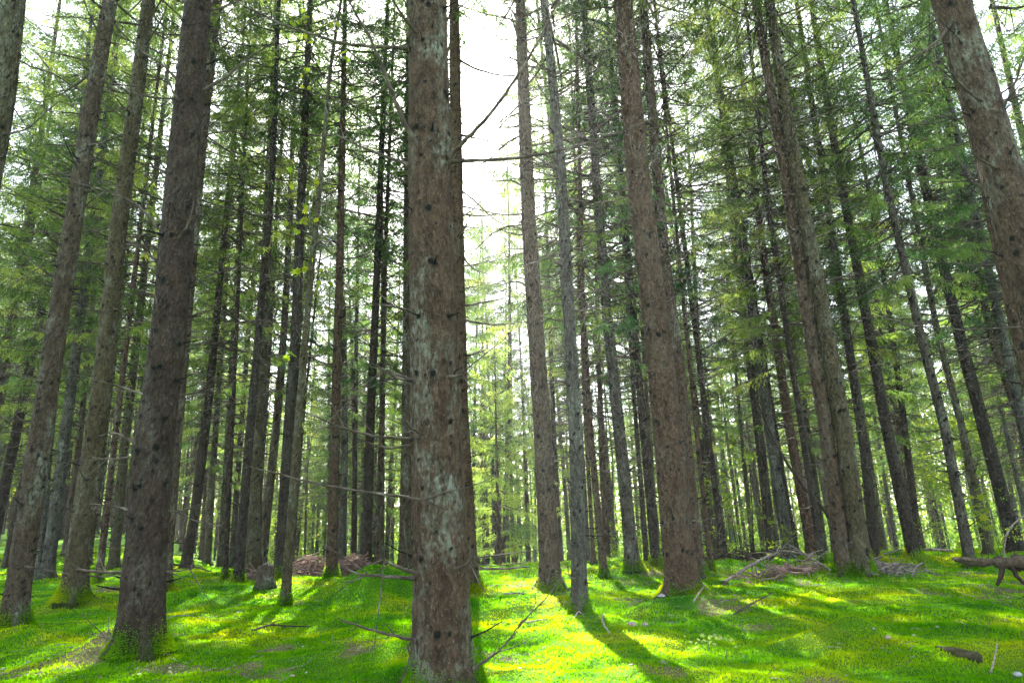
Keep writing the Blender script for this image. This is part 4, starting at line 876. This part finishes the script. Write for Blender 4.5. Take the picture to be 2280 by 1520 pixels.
# ------------------------------------------------------------------ ground sheet
def ground():
    nx, ny = 820, 860
    u = np.linspace(-1, 1, nx); X = 4.2 * np.sinh(u * 4.6)
    v = np.linspace(-3.4, 4.5, ny); Y = 6.0 + 4.2 * np.sinh(v) * np.where(v > 0, 1, .55)
    GX, GY = np.meshgrid(X, Y)
    Z = tz(GX, GY)
    acc = Acc(); i = np.arange(ny - 1)[:, None] * nx; j = np.arange(nx - 1)[None]
    acc.add(np.stack([GX, GY, Z], -1).reshape(-1, 3), np.stack([i + j, i + j + 1, i + nx + j + 1, i + nx + j], -1).reshape(-1, 4), np.clip(bare(GX, GY) + .5, 0, 1).reshape(-1))
    tag(link('ground', acc.mesh('ground', [M_GROUND])), kind='structure')
ground()

# ------------------------------------------------------------------ moss carpet, litter, distant woods
def moss():
    rng = np.random.default_rng(77); acc = Acc(); n = 620000
    Y = 2.6 * np.exp(rng.random(n) ** 0.85 * math.log(24 / 2.6)); X = Y * rng.uniform(-0.97, 0.97, n)
    k = (bare(X, Y) < 0.43) | (rng.random(n) < .45); X, Y = X[k], Y[k]; n = len(X)
    Z = tz(X, Y) - 0.004
    size = 0.021 * (Y / 5.0) ** 0.62 * rng.uniform(.6, 1.35, n) * (1 + 0.7 * vnoise(X / .3, Y / .3, 41))
    d = np.stack([rng.normal(0, .6, n), rng.normal(0, .6, n), np.full(n, 1.0)], 1)
    blades(acc, np.stack([X, Y, Z], 1), d, size, size * .42, rng, np.clip(rng.normal(.5, .22, n) + .5 * vnoise(X / .2, Y / .2, 51), 0, 1))
    for t in TREES.values():                       # moss creeping up the feet of the near trunks
        bx, by, bz = t['base']
        if by > 14.5 or abs(bx / by) > .95: continue
        m = int(9000 * min(1, 8 / by) * t['dia'] / .35); a = rng.uniform(0, 6.283, m); h = np.abs(rng.normal(0, .085, m)) * (1 + .9 * vnoise(a * 1.3 + bx, a * 0, 3))
        rr = t['rf'](h) * (1.0 + .25 * np.exp(-h / .1)); s0 = .015 * (by / 5) ** .7 * rng.uniform(.6, 1.3, m)
        out = np.stack([np.cos(a), np.sin(a), np.full(m, .25)], 1) + rng.normal(0, .35, (m, 3))
        blades(acc, np.stack([bx + rr * np.cos(a), by + rr * np.sin(a), bz + h - .01], 1), out, s0, s0 * .42, rng, np.clip(rng.normal(.15, .2, m), 0, 1))
    tag(link('moss', acc.mesh('moss', [M_MOSS], False)), 'thick bright green moss carpet over the forest floor', 'moss', None, 'stuff')
moss()
def litter():
    rng = np.random.default_rng(78); acc = Acc(); n = 15000
    Y = 2.8 * np.exp(rng.random(n) * math.log(22 / 2.8)); X = Y * rng.uniform(-.95, .95, n)
    w = bare(X, Y) + rng.normal(0, .2, n) > 0.40; X, Y = X[w], Y[w]; n = len(X)
    Z = tz(X, Y) + .012 + .003 * Y
    for i in range(n):
        p = np.array([X[i], Y[i], Z[i]]); a = rng.uniform(0, 6.28); d = np.array([math.cos(a), math.sin(a), rng.normal(0, .2)]); g = (Y[i] / 5) ** .5
        if rng.random() < .45:
            L = rng.uniform(.03, .13) * g; tube(acc, [p - d * L * .5, p + rng.normal(0, .006, 3), p + d * L * .5], [.0022 * g, .002 * g, .0014 * g], 3, m=rng.integers(3), cap=False)
        else:
            s = rng.uniform(.008, .022) * g; q = np.cross(d, [0, 0, 1]) * s * rng.uniform(.5, 1)
            acc.add([p - d * s, p + q + [0, 0, .004], p + d * s + [0, 0, .003], p - q], [[0, 1, 2, 3]], .5, rng.integers(3))
    tag(link('forest_litter', acc.mesh('forest_litter', [M_LITTER, M_DRYLEAF, M_DEADWOOD], False)), 'scattered needles, bits of bark and dry leaves on the moss', 'litter', None, 'stuff')
litter()
def distant_woods():
    rng = np.random.default_rng(79); acc = Acc()
    for k in range(1500):
        y = rng.uniform(58, 90); x = rng.uniform(-1.05, 1.05) * y; h = rng.uniform(0.5, 16) if k % 3 else rng.uniform(.3, 5)
        if -8 < x < 3 and h > 11: h *= .6
        m = 150; z0 = float(tz(x, y, False)); b = np.array([x, y, z0 + h]) + rng.normal(0, 1, (m, 3)) * [1.4, 1.0, 1.3]
        d = rng.normal(0, 1, (m, 3)); d[:, 2] -= .7
        blades(acc, b, d, rng.uniform(.25, .6, m), rng.uniform(.12, .28, m), rng, np.clip(rng.normal(rng.uniform(.3, .8), .15, m), 0, 1))
    for k in range(320):
        y = rng.uniform(56, 88); x = rng.uniform(-1.05, 1.05) * y; z0 = float(tz(x, y, False)); q = rng.uniform(.09, .17)
        tube(acc, [(x, y, z0 - .3), (x + rng.normal(0, .1), y, z0 + 7), (x + rng.normal(0, .3), y, z0 + 15)], [q, q * .8, q * .3], 5, m=1, cap=False)
    for k in range(300):
        y = rng.uniform(36, 58); x = rng.uniform(-1.0, 1.0) * y; z0 = float(tz(x, y, False)); q = rng.uniform(.05, .11)
        tube(acc, [(x, y, z0 - .3), (x + rng.normal(0, .15), y, z0 + 6), (x + rng.normal(0, .3), y, z0 + 13)], [q, q * .8, q * .3], 5, m=1, cap=False)
    for k in range(1500):
        y = 24 + 40 * rng.random(); x = rng.uniform(-1.0, 1.0) * y
        if x / y < -.4 and y < 40: continue
        if vnoise(x / 5, y / 5, 91) < 0.02: continue
        m = 26; z0 = float(tz(x, y, False)); h = rng.uniform(.15, 1.0) ** 1.5; b = np.array([x, y, z0 + h]) + rng.normal(0, 1, (m, 3)) * [.45, .4, h * .35]
        d = rng.normal(0, 1, (m, 3)); blades(acc, b, d, rng.uniform(.08, .2, m), rng.uniform(.04, .1, m), rng, np.clip(rng.normal(rng.uniform(.2, .8), .15, m), 0, 1))
    o = link('distant_woods', acc.mesh('distant_woods', [M_LEAF, M_BARK_RED], False)); o.color = (1.05, 1.1, .8, 1)
    tag(o, 'sunlit light green woods far away behind all the trunks', 'woods', None, 'stuff')
distant_woods()

# ------------------------------------------------------------------ air: faint sunlit haze round everything
def haze():
    acc = Acc(); v = [(x, y, z) for z in (-8, 28.5) for y in (-60, 205) for x in (-212, 212)]
    acc.add(v, [[0, 2, 3, 1], [4, 5, 7, 6], [0, 1, 5, 4], [2, 6, 7, 3], [0, 4, 6, 2], [1, 3, 7, 5]])
    m = bpy.data.materials.new('haze'); m.use_nodes = True; t = m.node_tree; t.nodes.clear()
    o = t.nodes.new('ShaderNodeOutputMaterial'); p = t.nodes.new('ShaderNodeVolumePrincipled')
    p.inputs['Color'].default_value = (.93, .96, 1, 1); p.inputs['Density'].default_value = HAZE; p.inputs['Anisotropy'].default_value = 0.5
    t.links.new(p.outputs[0], o.inputs['Volume'])
    tag(link('haze', acc.mesh('haze', [m], False)), 'faint sunlit haze hanging between the trunks', 'haze', None, 'stuff')
HAZE = 0.0009
haze()

# ------------------------------------------------------------------ light, sky, camera
s = ray(1000, 70); s = s / np.linalg.norm(s); EL = math.asin(s[2]); AZ = math.atan2(s[0], s[1])
w = bpy.data.worlds.new('World'); SC.world = w; w.use_nodes = True; nt = w.node_tree
sky = nt.nodes.new('ShaderNodeTexSky'); sky.sky_type = 'NISHITA'; sky.sun_disc = False; sky.sun_elevation = EL; sky.sun_rotation = AZ % (2 * math.pi); sky.dust_density = 1.2
hs = nt.nodes.new('ShaderNodeHueSaturation'); hs.inputs['Saturation'].default_value = 0.55; nt.links.new(sky.outputs[0], hs.inputs['Color']); nt.links.new(hs.outputs[0], nt.nodes['Background'].inputs[0]); nt.nodes['Background'].inputs[1].default_value = 0.10
ld = bpy.data.lights.new('sun', 'SUN'); ld.energy = 5.0; ld.angle = math.radians(.5); ld.color = (1, .95, .86)
lo = bpy.data.objects.new('sun', ld); COL.objects.link(lo); lo.rotation_euler = Vector(s).to_track_quat('Z', 'Y').to_euler(); lo.location = (0, 0, 40)
cd = bpy.data.cameras.new('camera'); cam = bpy.data.objects.new('camera', cd); COL.objects.link(cam)
cd.sensor_width = 36; cd.lens = 36 * F_PX / 2280; cd.clip_end = 2000; cd.clip_start = .05
m3 = Matrix((RT, UP, -FW)).transposed(); cam.matrix_world = Matrix.Translation((0, 0, EYE)) @ m3.to_4x4()
SC.camera = cam
vs = SC.view_settings; vs.view_transform = 'Standard'; vs.look = 'None'; vs.exposure = 3.1; vs.gamma = 1
cy = SC.cycles; cy.use_denoising = True; cy.max_bounces = 7; cy.diffuse_bounces = 4; cy.glossy_bounces = 1; cy.transmission_bounces = 4; cy.transparent_max_bounces = 4
cy.use_adaptive_sampling = True; cy.adaptive_threshold = 0.02; cy.sample_clamp_indirect = 6
print('fill', nfill, 'objects', len(bpy.data.objects))
